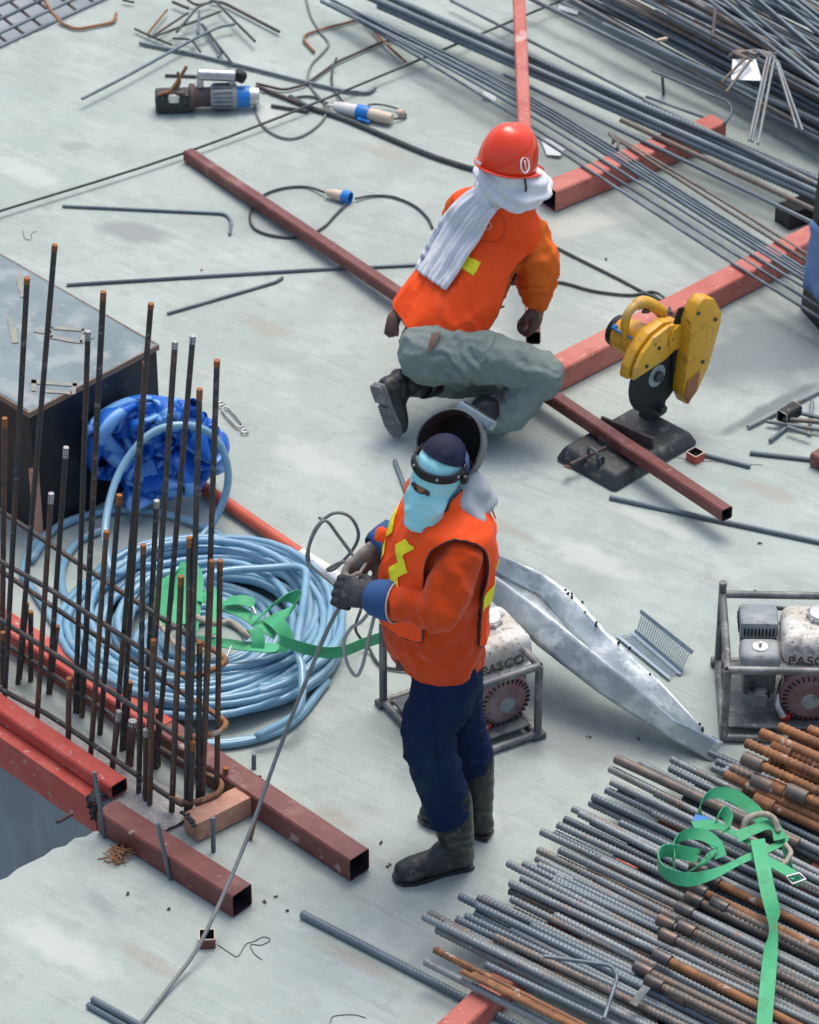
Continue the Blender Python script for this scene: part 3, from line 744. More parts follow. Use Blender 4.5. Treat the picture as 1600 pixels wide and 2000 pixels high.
# looser turns lying to the left, under the cage
lo = [(60, 1095), (110, 1030), (200, 1000), (300, 1000), (400, 1030), (470, 1075), (520, 1110)]
MB().tube(catmull([at(x, y, .02) for x, y in lo], 8), hose_r, 9).build('outer_turn', m_hose, hose, 180)
lo = [(520, 1440), (380, 1450), (250, 1400), (150, 1280), (70, 1160), (45, 1110), (80, 1050), (160, 1010), (240, 985)]
MB().tube(catmull([at(x, y, .016) for x, y in lo], 8), hose_r, 9).build('outer_turn', m_hose, hose, 180)
lo = [(640, 1330), (560, 1420), (430, 1455), (320, 1430), (215, 1340), (140, 1200), (120, 1120), (150, 1060), (210, 1030)]
MB().tube(catmull([at(x, y, .018) for x, y in lo], 8), hose_r, 9).build('outer_turn', m_hose, hose, 180)
lo = [(345, 1165, .17), (420, 1120, .16), (520, 1110, .16), (590, 1110, .17), (596, 1150, .19), (580, 1260, .18), (590, 1310, .16), (580, 1390, .1), (500, 1440, .05)]
MB().tube(catmull([at(*t) for t in lo], 8), hose_r, 9).build('outer_turn', m_hose, hose, 180)

# ------------------------------------------------------------------ blue checked tarpaulin bundle
def tarp_mat():
    m = mat('checked_tarpaulin', (.008, .115, .52), .42, 0, [(6, (.015, .14, .52), .45, .65, .7)], [(20, .3, None, .01)], spec=.5)
    N = m.node_tree.nodes; L = m.node_tree.links; b = N['Principled BSDF']
    src = b.inputs['Base Color'].links[0].from_socket
    at_ = N.new('ShaderNodeAttribute'); at_.attribute_name = 'cloth_uv'
    ck = N.new('ShaderNodeTexChecker'); ck.inputs['Scale'].default_value = 1.0
    L.new(at_.outputs['Vector'], ck.inputs['Vector'])
    mx = N.new('ShaderNodeMix'); mx.data_type = 'RGBA'; mx.inputs[7].default_value = (.20, .46, .84, 1)
    mm = N.new('ShaderNodeMath'); mm.operation = 'MULTIPLY'; mm.inputs[1].default_value = .75
    L.new(ck.outputs['Fac'], mm.inputs[0]); L.new(mm.outputs[0], mx.inputs[0]); L.new(src, mx.inputs[6]); L.new(mx.outputs[2], b.inputs['Base Color'])
    return m
m_tarp = tarp_mat()
import numpy as np
def heap_cloth(n=104, size=2.1, rx=.25, ry=.175, steps=300, seed=4):
    """a sheet dropped over a lump and gathered in from all sides until it buckles into folds"""
    rs = np.random.RandomState(seed); h = size / (n - 1)
    gx_, gy_ = np.meshgrid(np.linspace(-size / 2, size / 2, n), np.linspace(-size / 2, size / 2, n), indexing='ij')
    a = .6; X = np.stack([gx_ * math.cos(a) - gy_ * math.sin(a), gx_ * math.sin(a) + gy_ * math.cos(a), np.full_like(gx_, .30)], -1)
    for k in range(7):
        f = rs.uniform(-16, 16, 2); X[..., 2] += .05 * np.sin(gx_ * f[0] + gy_ * f[1] + rs.uniform(0, 6))
    X += rs.normal(0, .004, X.shape); P = X.copy()
    offs = [(1, 0, h), (0, 1, h), (1, 1, h * 1.414), (1, -1, h * 1.414), (2, 0, 2 * h), (0, 2, 2 * h)]
    for st in range(steps):
        V_ = (X - P) * .93; P = X.copy(); X = X + V_; X[..., 2] -= .0002
        k = 1 + 3.2 * max(0, 1 - st / (steps * .8)) ** 1.3
        for it in range(5):
            for di, dj, L0 in offs:
                if dj >= 0: A_ = X[:n - di, :n - dj]; B2 = X[di:, dj:]
                else: A_ = X[:n - di, -dj:]; B2 = X[di:, :n + dj]
                D = B2 - A_; L = np.sqrt((D ** 2).sum(-1, keepdims=True)) + 1e-9
                w = .5 if L0 < 1.9 * h else .12
                C = D * (1 - L0 / L) * .5 * w
                A_ += C; B2 -= C
            U = (X - np.array([0, 0, .24])) / np.array([rx, ry, .225]); q = np.sqrt((U ** 2).sum(-1)); Dn = U / (q[..., None] + 1e-9)
            lump = 1 + .10 * np.sin(Dn[..., 0] * 4.1 + 1) * np.sin(Dn[..., 2] * 3.3 + 2) + .08 * np.sin(Dn[..., 1] * 5.2 + Dn[..., 2] * 4.4) - .12 * np.clip(Dn[..., 0] * .7 + Dn[..., 2] * .7 - .3, 0, 1)
            q = q / (lump * k); over = q > 1
            X[over] = np.array([0, 0, .24]) + (X[over] - np.array([0, 0, .24])) * (.4 + .6 / q[over])[:, None]
            X[..., 2] = np.maximum(X[..., 2], .045)
    return X
hc2 = heap_cloth(); n_ = hc2.shape[0]
hc2 = np.stack([hc2[..., 0], -hc2[..., 2], hc2[..., 1] + .35 * hc2[..., 2]], -1)      # the folded face turned to the front
lo_, hi_ = hc2.min((0, 1)), hc2.max((0, 1))
for c_, (a, b_) in enumerate(((-.25, .275), (-.17, .16), (.04, .475))): hc2[..., c_] = a + (hc2[..., c_] - lo_[c_]) / (hi_[c_] - lo_[c_]) * (b_ - a)
hc2[..., 0] *= 1 + .25 * np.clip(.3 - hc2[..., 2], 0, .3)
tc_ = at(303, 988)
tv = [V(tuple(p)) + tc_ + V((0, .02, .0)) for p in hc2.reshape(-1, 3)]
tf = [(i * n_ + j, (i + 1) * n_ + j, (i + 1) * n_ + j + 1, i * n_ + j + 1) for i in range(n_ - 1) for j in range(n_ - 1)]
uvs = [(i / n_ * 20, j / n_ * 20, .5) for i in range(n_) for j in range(n_)]
tp_ = mesh_obj('tarpaulin_bundle', tv, tf, m_tarp, None, 180)
at2 = tp_.data.attributes.new('cloth_uv', 'FLOAT_VECTOR', 'POINT')
for i, u in enumerate(uvs): at2.data[i].vector = u
ms = tp_.modifiers.new('soften', 'SMOOTH'); ms.iterations = 1; ms.factor = .4
ms = tp_.modifiers.new('fine', 'SUBSURF'); ms.levels = 1; ms.render_levels = 1
solid(tp_, .0015, 0)
tag(tp_, 'crumpled blue checked tarpaulin bundled on the hose beside the black formwork', 'tarpaulin')

# red conduit with white wrapped end
rc = thing('red_conduit', at(500, 1035), 'orange-red conduit pipe with a white wrapped end, behind the hose coil', 'pipe')
a, b_, c = at(395, 950, .028), at(592, 1086, .028), at(690, 1150, .028)
MB().tube([a, b_], .0235, 16).build('pipe', m_conduit, rc, 40)
MB().tube([b_ - (b_ - a).normalized() * .01, b_.lerp(c, .4), b_.lerp(c, .7), c], [.0245, .026, .025, .0255], 16).build('wrapping', m_wtape, rc, 60)

# turnbuckle and crumbs on the slab
tb_ = thing('turnbuckle', at(455, 815), 'small zinc turnbuckle lying alone on bare concrete', 'turnbuckle')
a, b_ = at(437, 795, .012), at(472, 835, .012); d = (b_ - a).normalized(); s_ = V((-d.y, d.x, 0))
for k in (-1, 1): MB().tube(catmull([a, a.lerp(b_, .15) + s_ * .014 * k, a.lerp(b_, .85) + s_ * .014 * k, b_], 6), .0045, 7).build('body_rod', m_metal, tb_, 180)
for e, q in ((a, -1), (b_, 1)):
    MB().tube([e + d * (.016 * q) + d * (.013 * math.cos(t * .785)) + s_ * (.013 * math.sin(t * .785)) + d * .01 * q for t in range(8)], .004, 6, closed=True).build('eye', m_metal, tb_, 180)
# ------------------------------------------------------------------ lower right: pile of bars on bearers
random.seed(21)
ZB = .088
bd = (at(985, 1990) - at(590, 1785)); bd.z = 0; bd.normalize()
def ordinal(n):
    ones = 'first second third fourth fifth sixth seventh eighth ninth tenth eleventh twelfth thirteenth fourteenth fifteenth sixteenth seventeenth eighteenth nineteenth'.split()
    if n < 20: return ones[n - 1]
    t, o_ = divmod(n, 10); tn = {2: 'twent', 3: 'thirt', 4: 'fort', 5: 'fift', 6: 'sixt'}[t]
    return tn + 'ieth' if o_ == 0 else tn + 'y-' + ones[o_ - 1]
G1 = 'bars in the pile at lower right'
pile = [(1191, 1501), (1249, 1491), (1311, 1483), (1308, 1501), (1194, 1527), (1184, 1543), (1210, 1540), (1158, 1556), (1152, 1568), (1119, 1579), (1132, 1589), (1103, 1600), (1090, 1611),
        (1155, 1605), (1057, 1624), (1083, 1628), (1093, 1660), (1051, 1660), (1048, 1676), (992, 1686), (1022, 1688), (1052, 1690), (1080, 1722), (1103, 1717), (996, 1725), (1018, 1715), (996, 1740),
        (999, 1756), (898, 1751), (944, 1754), (931, 1769), (927, 1785), (1080, 1750), (892, 1795), (827, 1790), (838, 1784), (853, 1816), (966, 1829), (830, 1878)]
def pile_bar(px, py, z, r, m_, tilt=0.0, L=3.4, lab=None, g=G1, drop=0.0):
    p = at(px, py, z); d = Matrix.Rotation(tilt, 3, 'Z') @ bd
    o = bar(p, p + d * L + V((0, 0, drop)), r, m_, 'rebar')
    tag(o, lab or 'ribbed steel bar in the big pile', 'rebar', g)
    return o
for i, (x, y) in enumerate(sorted(pile, key=lambda t: t[1])):
    m_ = random.choice([m_steel, m_steel, m_steelc, m_steel, m_brown, m_steelc])
    pile_bar(x, y, ZB + .013 + (.026 if i % 3 == 1 else 0) + random.uniform(0, .004), .0125, m_, random.uniform(-.035, .03) + (y - 1660) * .00012, lab='%s ribbed bar in the big pile, %s end counting down its left side' % ({m_steel: 'grey', m_steelc: 'blue-grey', m_brown: 'brown'}[m_], ordinal(i + 1)))
random.seed(77)
for i in range(30):
    x, y = pile[(i * 7) % len(pile)]
    pile_bar(x + random.uniform(15, 120), y + random.uniform(-2, 70), ZB + .013 + random.uniform(0, .012), .0125, random.choice([m_steel, m_steel, m_steelc]), random.uniform(-.03, .03) + (y - 1660) * .00012, lab='ribbed bar packed between the counted ends of the big pile', g='bars packed inside the big pile')
# a denser layer below, seen in the gaps
for i in range(30):
    t = i / 29; x = 1330 - 440 * t + random.uniform(10, 90); y = 1500 + 350 * t + random.uniform(0, 30)
    pile_bar(x, y, ZB - .012, .0122, random.choice([m_steel, m_brown, m_steelc]), random.uniform(-.03, .03), lab='bar of the lower layer, seen in gaps of the big pile', g='lower layer of the big pile')
tag(bent([at(1203, 1482, ZB + .045), at(1203, 1482, ZB + .045) + bd * .7], .0165, m_brown, 'steel_rod'), 'smooth thick brown rod lying at the top of the big pile', 'rod')
MBx = [(849, 1855), (901, 1897), (924, 1902)]
for (x, y), r_ in zip(MBx, (.0115, .0085, .0085)):
    o = pile_bar(x, y, ZB + .05, r_, m_rust, .02 if y > 1890 else .0, 2.6, 'thin orange rusted bar on the front of the big pile', 'orange bars at the front of the pile')
o = bar(at(590, 1785, .0135), at(590, 1785, .0135) + bd * 2.2, .0132, m_steelc); tag(o, 'long single ribbed bar on bare slab left of the big pile', 'rebar')
# bars with threaded couplers
def coupled(px, py, z, r, m_, cm, label, group, tilt=0.0, L=2.6, cl=.062, cmat=None):
    p = at(px, py, z); d = Matrix.Rotation(tilt, 3, 'Z') @ bd
    t = thing('coupled_bar', p, label, 'rebar', group)
    bar(p + d * (cl * .6), p + d * L, r, m_, 'rebar', t)
    R0 = r * 1.5
    MB().lathe([(R0 * .8, 0), (R0 * .97, .002), (R0, .005), (R0, cl - .005), (R0 * .97, cl - .002), (r * 1.02, cl)], p, d, 16).build('coupler', cm, t, 35)
    return t
for i, (x, y) in enumerate([(1375, 1712), (1348, 1730), (1340, 1750), (1322, 1770), (1285, 1795), (1325, 1806), (1290, 1822), (1278, 1862), (1240, 1886), (1262, 1912), (1310, 1940), (1390, 1760), (1350, 1690)]):
    coupled(x, y, ZB + .062 + (.012 if i % 2 else 0), .0135, random.choice([m_brown, m_rust, m_brown, m_brown, m_steel]), m_coupler, 'coupler-ended bar on top of the big pile, %s coupler listed down from the green straps' % ordinal(i + 1), 'coupler-ended bars under the green straps', random.uniform(-.02, .02))
# thicker rusty bars in the far corner of the pile
for i, (x, y, z, kind) in enumerate([(1486, 1431, .27, 0), (1522, 1419, .27, 0), (1458, 1451, .25, 0), (1510, 1455, .25, 1), (1452, 1480, .22, 1), (1417, 1513, .16, 0), (1470, 1522, .18, 1), (1496, 1531, .18, 1), (1539, 1542, .2, 1),
                                     (1475, 1560, .14, 1), (1545, 1440, .24, 1), (1500, 1490, .19, 0), (1560, 1475, .24, 0), (1535, 1500, .2, 0), (1455, 1540, .13, 0), (1580, 1425, .26, 0), (1430, 1500, .12, 0)]):
    if kind: coupled(x, y, z, .0165, m_rust, m_rust if i % 2 else m_brown, 'thick rusty coupler-ended bar in the raised stack, %s end from its top' % ordinal(i + 1), 'thick rusty bars at right edge', random.uniform(-.02, .02), 1.6, .075)
    else: pile_bar(x, y, z, .0165, m_rust if i != 16 else m_brown, random.uniform(-.02, .02), 1.6, 'thick plain orange rusty bar in the raised stack, %s end from its top' % ordinal(i + 1), 'plain thick rusty bars at right edge')
for (x, y) in ((1385, 1470), (1400, 1487), (1392, 1500)):
    pile_bar(x, y, .05, .0125, m_steelc, .02, 1.8, 'dark ribbed bar under the tip of the sheet metal duct', 'bars under the duct tip')
# bearers below the pile
bn = V((-bd.y, bd.x, 0))
for (x, y, l1, l2, lab) in ((905, 2018, -.10, 1.9, 'maroon square tube bearer under the near end of the big pile'), (1345, 1990, -.2, 2.2, 'pale red square tube bearer under the coupler-ended bars')):
    c = at(x, y)
    square_tube(up(c - bn * .12 * (1 if l1 < 0 else 0), .042), up(c + bn * l2 * .6, .042), .08, .08, m_bearer, lab, 'bearer_tube')
for q in ((1440, 1560, 1.2), (1580, 1500, 1.0)):
    c = at(q[0], q[1]); 
    o = MB().box(up(c + bd * .15, .05), (.09, .5, .1), Matrix((bd, bn, Zv)).transposed(), .004).build('timber_block', m_wood, None, 40)
    tag(o, 'timber packer hidden under the rusty stack, %s' % ('nearer the duct' if q[0] < 1500 else 'nearer the right edge'), 'timber')
# bent rod and flat plate lying on the pile
tag(bent(fillet([at(1062, 1868, .2), at(1195, 1886, .2), at(1207, 1908, .2), at(1180, 1990, .17)], .02), .0065, m_steelc, 'bent_rod'), 'thin bent rod hooked over the front of the pile', 'bent rod')
c = at(1250, 1945, .185)
tag(MB().box(c, (.026, .085, .003), (.1, .1, -.55), .001).build('flat_tag', m_gdark), 'small flat steel plate lying on bars near the bent rod', 'plate')
for i, (x, y) in enumerate(((172, 1962), (180, 1951), (188, 1964))):
    o = bar(at(x, y, .011 + .018 * (i == 1)), at(x, y, .011 + .018 * (i == 1)) + bd * .9, .0105, m_steelc); tag(o, 'short ribbed bar in the trio at the bottom left corner', 'rebar', 'three bars at bottom left')

# ------------------------------------------------------------------ upper right: long bars on red bearers
random.seed(5)
def px_bar(x0, y0, x1, y1, z, r, m_, label, group=None, ext=0.0, ribs=True, z1=None):
    a, b_ = at(x0, y0, z), at(x1, y1, z if z1 is None else z1); d = (b_ - a).normalized()
    o = bar(a, b_ + d * ext, r, m_); return tag(o, label, 'rebar', group)
g2 = 'long thick ribbed bars across the red bearers'
thick = [(770, 0, 1600, 366), (750, 8, 1600, 378), (800, 38, 1600, 390), (860, 40, 1600, 352)]
for i, (x0, y0, x1, y1) in enumerate(thick):
    px_bar(x0 - 60, y0 - 27, x1, y1, .115 + .02 * (i % 2), .016, m_steelc, 'thick ribbed blue-grey bar across both red bearers, %s from the camera' % ('third', 'second', 'nearest', 'farthest')[i], g2, .6)
px_bar(985, 145, 1600, 441, .112, .0095, m_steelc, 'single slim ribbed bar crossing just in front of the thick ribbed bars', None, .6)
px_bar(1213, 234, 1600, 414, .115, .0115, m_brown, 'brown-tipped ribbed bar starting over the far red bearer', None, .6)
px_bar(1259, 196, 1600, 362, .14, .0115, m_steel, 'rusty-tipped ribbed bar lying behind the thick ribbed bars', None, .6)
g3 = 'thin smooth bars fanning over the near red bearer'
fan = [(1205, 268, 385, 1), (1214, 278, 398, 1), (640, -4, 417, 0), (655, 2, 430, 0), (628, 2, 438, 0), (700, 36, 453, 0), (690, 34, 473, 0), (1052, 268, 494, 1), (645, 6, 424, 0)]
for i, (x0, y0, y14, hook) in enumerate(fan):
    z = .10 + .012 * (i % 2)
    P = [at(x0, y0, z)]
    if not hook: P.append(at(1005, 172 + (y14 - 417) * .95, z))
    P += [at(1400, y14, z), at(1600, y14 + 126, z), at(1760, y14 + 228, z)]
    if hook: P = [at(x0 - 8, y0 + 12, z), at(x0 - 6, y0 + 2, z + .01)] + P[0:1] + P[1:]
    o = bent(catmull(P, 6), .0068 if i != 4 else .0105, m_brown if (hook and i < 2) else m_steelc, 'long_bar')
    tag(o, ('hook-ended thin bar over the near red bearer, %s of three' % ('upper', 'middle', '', '', '', '', '', 'lowest')[i] if hook else 'long thin smooth bar sweeping behind the hard hat, %s of the bundle' % ordinal(i - 1)), 'bar', g3 + (' with hooks' if hook else ''))
g4 = 'bars heaped in the top right corner'
for i in range(100):
    t = i / 99
    x0 = random.uniform(1010, 1330) if t < .6 else random.uniform(1300, 1500)
    off = 12 + t * 520                      # distance right of the front line of the heap
    sl = random.uniform(.46, .56)
    xa = 1040 + off * .95; ya = -30
    if random.random() < .45:
        k = random.uniform(.05, .5); xa += 300 * k; ya += 300 * k * sl
    z = .06 + .24 * min(1, t * 2.2) + random.uniform(-.04, .03)
    L = 900
    px_bar(xa, ya, xa + L, ya + L * sl, z, random.choice([.008, .008, .011]), random.choice([m_steelc, m_steelc, m_steel, m_brown]), 'dark bar in the dense heap at the top right corner', g4, 0)
for i in range(9):
    xa = 1380 + i * 22; px_bar(xa, -30 + random.uniform(-10, 30), xa + 330, 245 + random.uniform(-10, 30), .34 + random.uniform(0, .04), .009, m_steelc, 'bar lying steeply across the top of the corner heap', g4 + ' crossing', 0, z1=.36)
px_bar(1030, -6, 1600, 272, .10, .011, m_steelc, 'ribbed bar along the near edge of the corner heap', None, .5)
px_bar(880, 0, 1258, 194, .05, .0075, m_steelc, 'slim bar ending at the rusty-tipped ribbed bar', None, 0)
px_bar(1178, 48, 1600, 238, .16, .012, m_steelc, 'smooth-looking bar with a blunt end at the edge of the corner heap', None, .4)
# stirrups hung over the heap
zz = zoomed(1150, 0, 3.5556)
gst = 'bent stirrups hanging over the corner heap'
for i, (tx, ty, bx, by) in enumerate(((1240, 400, 1115, 975), (1262, 400, 1135, 985), (1290, 405, 1175, 1000), (1300, 430, 1445, 890), (1310, 425, 1485, 905), (1090, 405, 925, 570), (1130, 415, 955, 640))):
    a = zz(tx, ty, .46); b_ = zz(bx, by, .36 if i < 5 else .40)
    back = zz(tx - 80, ty - 50, .43)
    o = bent(catmull([zz(tx - 150 if i < 5 else tx + 180, ty - 40, .42), back, a, a.lerp(b_, .12) + V((0, 0, .004)), b_], 6), .0062, m_brown if i > 4 else m_steel, 'stirrup')
    tag(o, 'bent stirrup leg hanging down from the tagged bundle in the top right heap', 'stirrup', gst)
o = bent(catmull([zz(970, 400, .4), zz(1000, 375, .42), zz(1090, 355, .43), zz(1150, 375, .43), zz(1210, 360, .43), zz(1300, 400, .43)], 6), .007, m_steel, 'bent_bar'); tag(o, 'curved bar end arching over the white tag', 'bent bar')
o = bent(catmull([zz(440, 490, .14), zz(880, 670, .14), zz(970, 715, .14), zz(992, 780, .12), zz(940, 855, .1), zz(870, 840, .09), zz(400, 670, .06)], 6), .0065, m_steelc, 'hooked_bar'); tag(o, 'thin U-bent bar in front of the corner heap', 'bent bar')
o = bent([zz(520, 650, .003), zz(512, 540, .125)], .007, m_cable, 'steel_pin'); tag(o, 'short upright dark pin under the U-bent bar', 'steel pin')
o = bent([zz(860, 260, .4), zz(880, 60, .44)], .008, m_rustiron, 'tie_rod'); tag(o, 'rusty upright rod poking out of the corner heap', 'rod')
wt = mesh_obj('paper_tag', [zz(990, 550, .415), zz(1000, 410, .425), zz(1160, 410, .43), zz(1205, 560, .415)], [(0, 1, 2, 3)], m_tag); solid(wt, .002)
tag(wt, 'white tag sheet tied to the stirrup bundle in the corner heap', 'tag')
o = MB().box(zz(505, 275, .3), (.06, .014, .014), (0, 0, .5), .003).build('timber_chip', m_beige); tag(o, 'small pale chip resting on the corner heap', 'chip')
# bearers of the upper bars
def bearer(pts, lab, m_=m_bearer, ext=0):
    a, b_ = mid(at(*pts[0]), at(*pts[1])), mid(at(*pts[2]), at(*pts[3])); d = (b_ - a).normalized()
    square_tube(up(a, .052), up(b_ + d * ext, .052), .1, .1, m_, lab, 'bearer_tube', wall=.005)
bearer(((1057, 396), (1084, 416), (1388, 265), (1415, 278)), 'faded red square tube with open end right of the hard hat')
bearer(((1060, 742), (1095, 770), (1590, 472), (1625, 490)), 'long faded red square tube bearer behind the yellow saw', m_bearer, .8)
o = MB().box(up(at(1556, 430), .04), (.16, .1, .08), (0, 0, .6), .004).build('timber_block', m_black); tag(o, 'dark packing block at the right edge between the bearers', 'block')
# dark formwork panel at the right edge
dp = thing('leaning_formwork', at(1590, 610), 'dark leaning formwork panel with a blue rag cut off by the right edge', 'formwork panel')
a0 = at(1564, 604); a1 = at(1640, 690); tp0 = up_at(1604, 300, a0.y + .05); tp1 = tp0 + (a1 - a0)
ww = (a1 - a0).normalized(); nn_ = ww.cross((tp0 - a0)).normalized()
if nn_.y > 0: nn_ = -nn_
MB().add([a0, a1, tp1, tp0, a0 - nn_ * .06, a1 - nn_ * .06, tp1 - nn_ * .06, tp0 - nn_ * .06], [(0, 1, 2, 3), (7, 6, 5, 4), (0, 4, 5, 1), (1, 5, 6, 2), (2, 6, 7, 3), (3, 7, 4, 0)]).build('panel', m_black, dp)
mb = MB(); vs_ = []; fs_ = []
for i in range(13):
    for j in range(13):
        u, v = i / 12, j / 12
        p = a0.lerp(a1, .05 + .8 * u).lerp(tp0.lerp(tp1, .05 + .8 * u), .18 + .42 * v) + nn_ * (.012 + .012 * fnoise((u * 3, v * 3, 0), 2))
        vs_.append(p)
for i in range(12):
    for j in range(12): fs_.append((i * 13 + j, i * 13 + j + 1, (i + 1) * 13 + j + 1, (i + 1) * 13 + j))
solid(mb.add(vs_, fs_).build('blue_rag', m_skyb, dp, 180), .003)
o = MB().sqtube(up(at(1590, 905), .03), up(at(1680, 950), .03), .055, .055).build('square_tube', m_maroon, None, 30); tag(o, 'end of a maroon tube cut off by the right edge', 'steel tube')

# ------------------------------------------------------------------ long tubes
# maroon tube from far left, under the kneeling man, over the saw base
a0, a1 = at(362, 312, 0), at(1412, 1016, 0)
lt0 = V((a0.x, a0.y, .028)); lt1 = at(1420, 1004, .105)
lt0 = at(368, 302, .028)
square_tube(lt0, lt1, .052, .052, m_maroon, 'long maroon square tube passing under the kneeling worker and across the saw', wall=.003)
# tube in the kneeling man's hand running away to the top
ht0 = at(1042, 660, .28); ht1 = at(1012, -40, .17)
square_tube(ht0, ht1, .055, .055, m_bearer, 'long pale red square tube held by the kneeling worker, running to the top edge', wall=.003)

# ------------------------------------------------------------------ loose bars on the slab
def loose(pts, r, m_, lab, z=None, cat='bar', name='loose_bar', n=0, grp=None, zf=zoomed(240, 0, 2.7586), fr=.03):
    P = []
    for p in pts:
        zz_ = (p[2] if len(p) > 2 else (z if z is not None else r + .001)); P.append(zf(p[0], p[1], zz_))
    path = catmull(P, 6) if n else fillet(P, fr)
    return tag(bent(path, r, m_, name), lab, cat, grp)
F = zoomed(0, 0, 1.0)
loose([(0, 412), (450, 266), (1105, -3, .06)], .006, m_cable, 'very long thin rod crossing the whole top left of the slab', .03, n=1, zf=lambda x, y, z=0: F(x, y, z) if x > 1 else F(-60, 431, z))
loose([(65, 155), (150, 195), (262, 240)], .006, m_cable, 'short dark bar at the left of the scrap bars', .02)
loose([(90, 230), (420, 300), (980, 440), (1200, 490), (1320, 502), (1362, 472)], .0085, m_steelc, 'thick long bar with a hooked right end passing behind the rebar cutter', .012)
loose([(238, 52), (130, 185)], .0055, m_rust, 'short rusty bar pointing up beside the scrap bars', .03)
loose([(352, 68), (160, 195)], .0055, m_rustiron, 'thin dark rust bar crossing the left scrap bars', .035)
loose([(528, 60), (400, 110), (160, 200)], .006, m_cable, 'grey scrap bar with a slight bend, upper left', .045)
loose([(604, 128), (515, 145), (400, 200), (0, 420), (-220, 532)], .0075, m_steelc, 'long bar with kinked top running down left from the scrap', .045)
loose([(268, 10), (352, 44)], .0075, m_rustiron, 'stubby dark bar at the top of the scrap', .03)
loose([(484, 4), (400, 40), (290, 172)], .006, m_cable, 'thin bent scrap bar below the top edge', .055)
loose([(470, 2), (545, 15), (842, 170)], .0075, m_rustiron, 'brown scrap bar slanting right from the top edge', .02)
loose([(500, 6), (560, 70), (712, 222)], .0065, m_cable, 'grey scrap bar with a rusty end slanting right', .04)
loose([(425, 130), (602, 357)], .0065, m_cable, 'dark bar leaning down to the thick hooked bar', .035)
loose([(440, 140), (528, 268), (532, 292), (512, 308)], .006, m_steelc, 'short bar with a small hook in the scrap', .02)
loose([(412, 60), (405, 182)], .006, m_steelc, 'short grey bar pointing at the camera in the scrap', .05)
loose([(268, 206), (368, 210), (418, 278)], .0055, m_rustiron, 'thin kinked brown bar under the long bar', .03)
loose([(0, 0), (60, 12)], .006, m_cable, 'dark bar tip behind the scrap', .02)
loose([(350, 0), (400, 30), (480, 10)], .0065, m_rustiron, 'brown bent bar at the top edge of the scrap', .03)
loose([(1297, 98), (1080, 155), (985, 185), (972, 215), (1032, 280)], .0065, m_rust, 'rusty hook-ended bar left of the thick long bars', .012)
loose([(1300, 104), (1395, 215), (1522, 332)], .0065, m_rust, 'rusty straight bar crossing another near the thick long bars', .022)
loose([(1468, 213), (1395, 226), (1150, 335), (985, 455), (870, 485), (720, 450)], .0065, m_rustiron, 'brown zigzag bar running down to the rebar cutter', .014)
loose([(720, 465), (880, 528), (960, 560)], .009, m_rustiron, 'stub of brown bar beside the rebar cutter', .012)
loose([(800, 568), (1000, 600)], .008, m_cable, 'short grey bar right of the rebar cutter', .01)
loose([(900, 520), (1000, 575), (1200, 642), (1600, 812), (1790, 880), (1900, 912)], .0115, m_cable, 'thick dark hose running from the plug to the hard hat', .013, 'hose', 'rubber_hose', 1)
loose([(228, 405), (430, 412)], .007, m_cable, 'grey bar lying behind the rebar cutter head', .008)
loose([(122, 402), (440, 417), (452, 430), (449, 458)], .0068, m_steelc, 'long L-bent bar alone at far left', zf=F)
o = bar(at(130, 556, .008), at(700, 521, .008), .0072, m_steelc); 
tag(o, 'long straight ribbed bar passing under the long maroon tube', 'rebar')
o = bar(at(705, 522, .008), at(830, 516, .008), .0072, m_steelc); tag(o, 'ribbed bar end between the maroon tube and the kneeling worker', 'rebar')
loose([(327, 612), (540, 550), (552, 542)], .0068, m_steelc, 'shorter bar with a turned tip below the long straight bar', zf=F)
o = bar(at(803, 985, .009), at(771, 900, .009), .0085, m_steelc); tag(o, 'ribbed bar pointing up behind the cyan face mask', 'rebar')
o = bar(at(1191, 971, .0095), at(1640, 1067, .0095), .009, m_steelc); tag(o, 'long ribbed bar on the slab in front of the saw', 'rebar')
o = bar(at(1352, 882, .009), at(1466, 911, .009), .0085, m_steelc); tag(o, 'short ribbed bar behind the red tube offcut', 'rebar')
o = bar(at(1465, 884, .009), at(1592, 898, .009), .0085, m_steelc); tag(o, 'short ribbed bar lying level at the right edge', 'rebar')
for (pts, lab) in (([(1461, 834), (1640, 744)], 'longest offcut bar slanting up to the right edge'), ([(1498, 823), (1620, 842)], 'ribbed offcut bar crossing the small heap'), ([(1504, 861), (1540, 832)], 'stubby offcut bar pointing at the camera'),
                   ([(1538, 834), (1585, 850)], 'thin offcut bar in front of the small heap'), ([(1587, 783), (1581, 848)], 'bright offcut bar standing out across the small heap'), ([(1530, 818), (1620, 826)], 'rusty offcut bar behind the small heap'), ([(1560, 806), (1620, 820)], 'dark offcut bar at the back of the small heap')):
    i = len(lab); o = bar(at(*pts[0], .012 + (i % 4) * .011), at(*pts[1], .012 + (i % 4) * .011), .008, random.choice([m_steelc, m_steel]) if 'rusty' not in lab else m_brown); tag(o, lab, 'rebar')
oc = thing('tube_offcut', at(1542, 812), 'dark tube offcut with bright cut edge in the small heap at right', 'tube offcut', 'square tube offcuts')
a, b_ = at(1528, 815, .04), at(1556, 798, .04)
MB().sqtube(a, b_, .05, .05, .004, V((.3, .2, 1))).build('tube_wall', m_black, oc, 30)
d = (b_ - a).normalized()
MB().sqtube(a - d * .002, a - d * .0005, .05, .05, .004, V((.3, .2, 1))).build('cut_edge', m_metal, oc, 30)
MB().sqtube(b_ + d * .0005, b_ + d * .002, .05, .05, .004, V((.3, .2, 1))).build('cut_edge', m_metal, oc, 30)
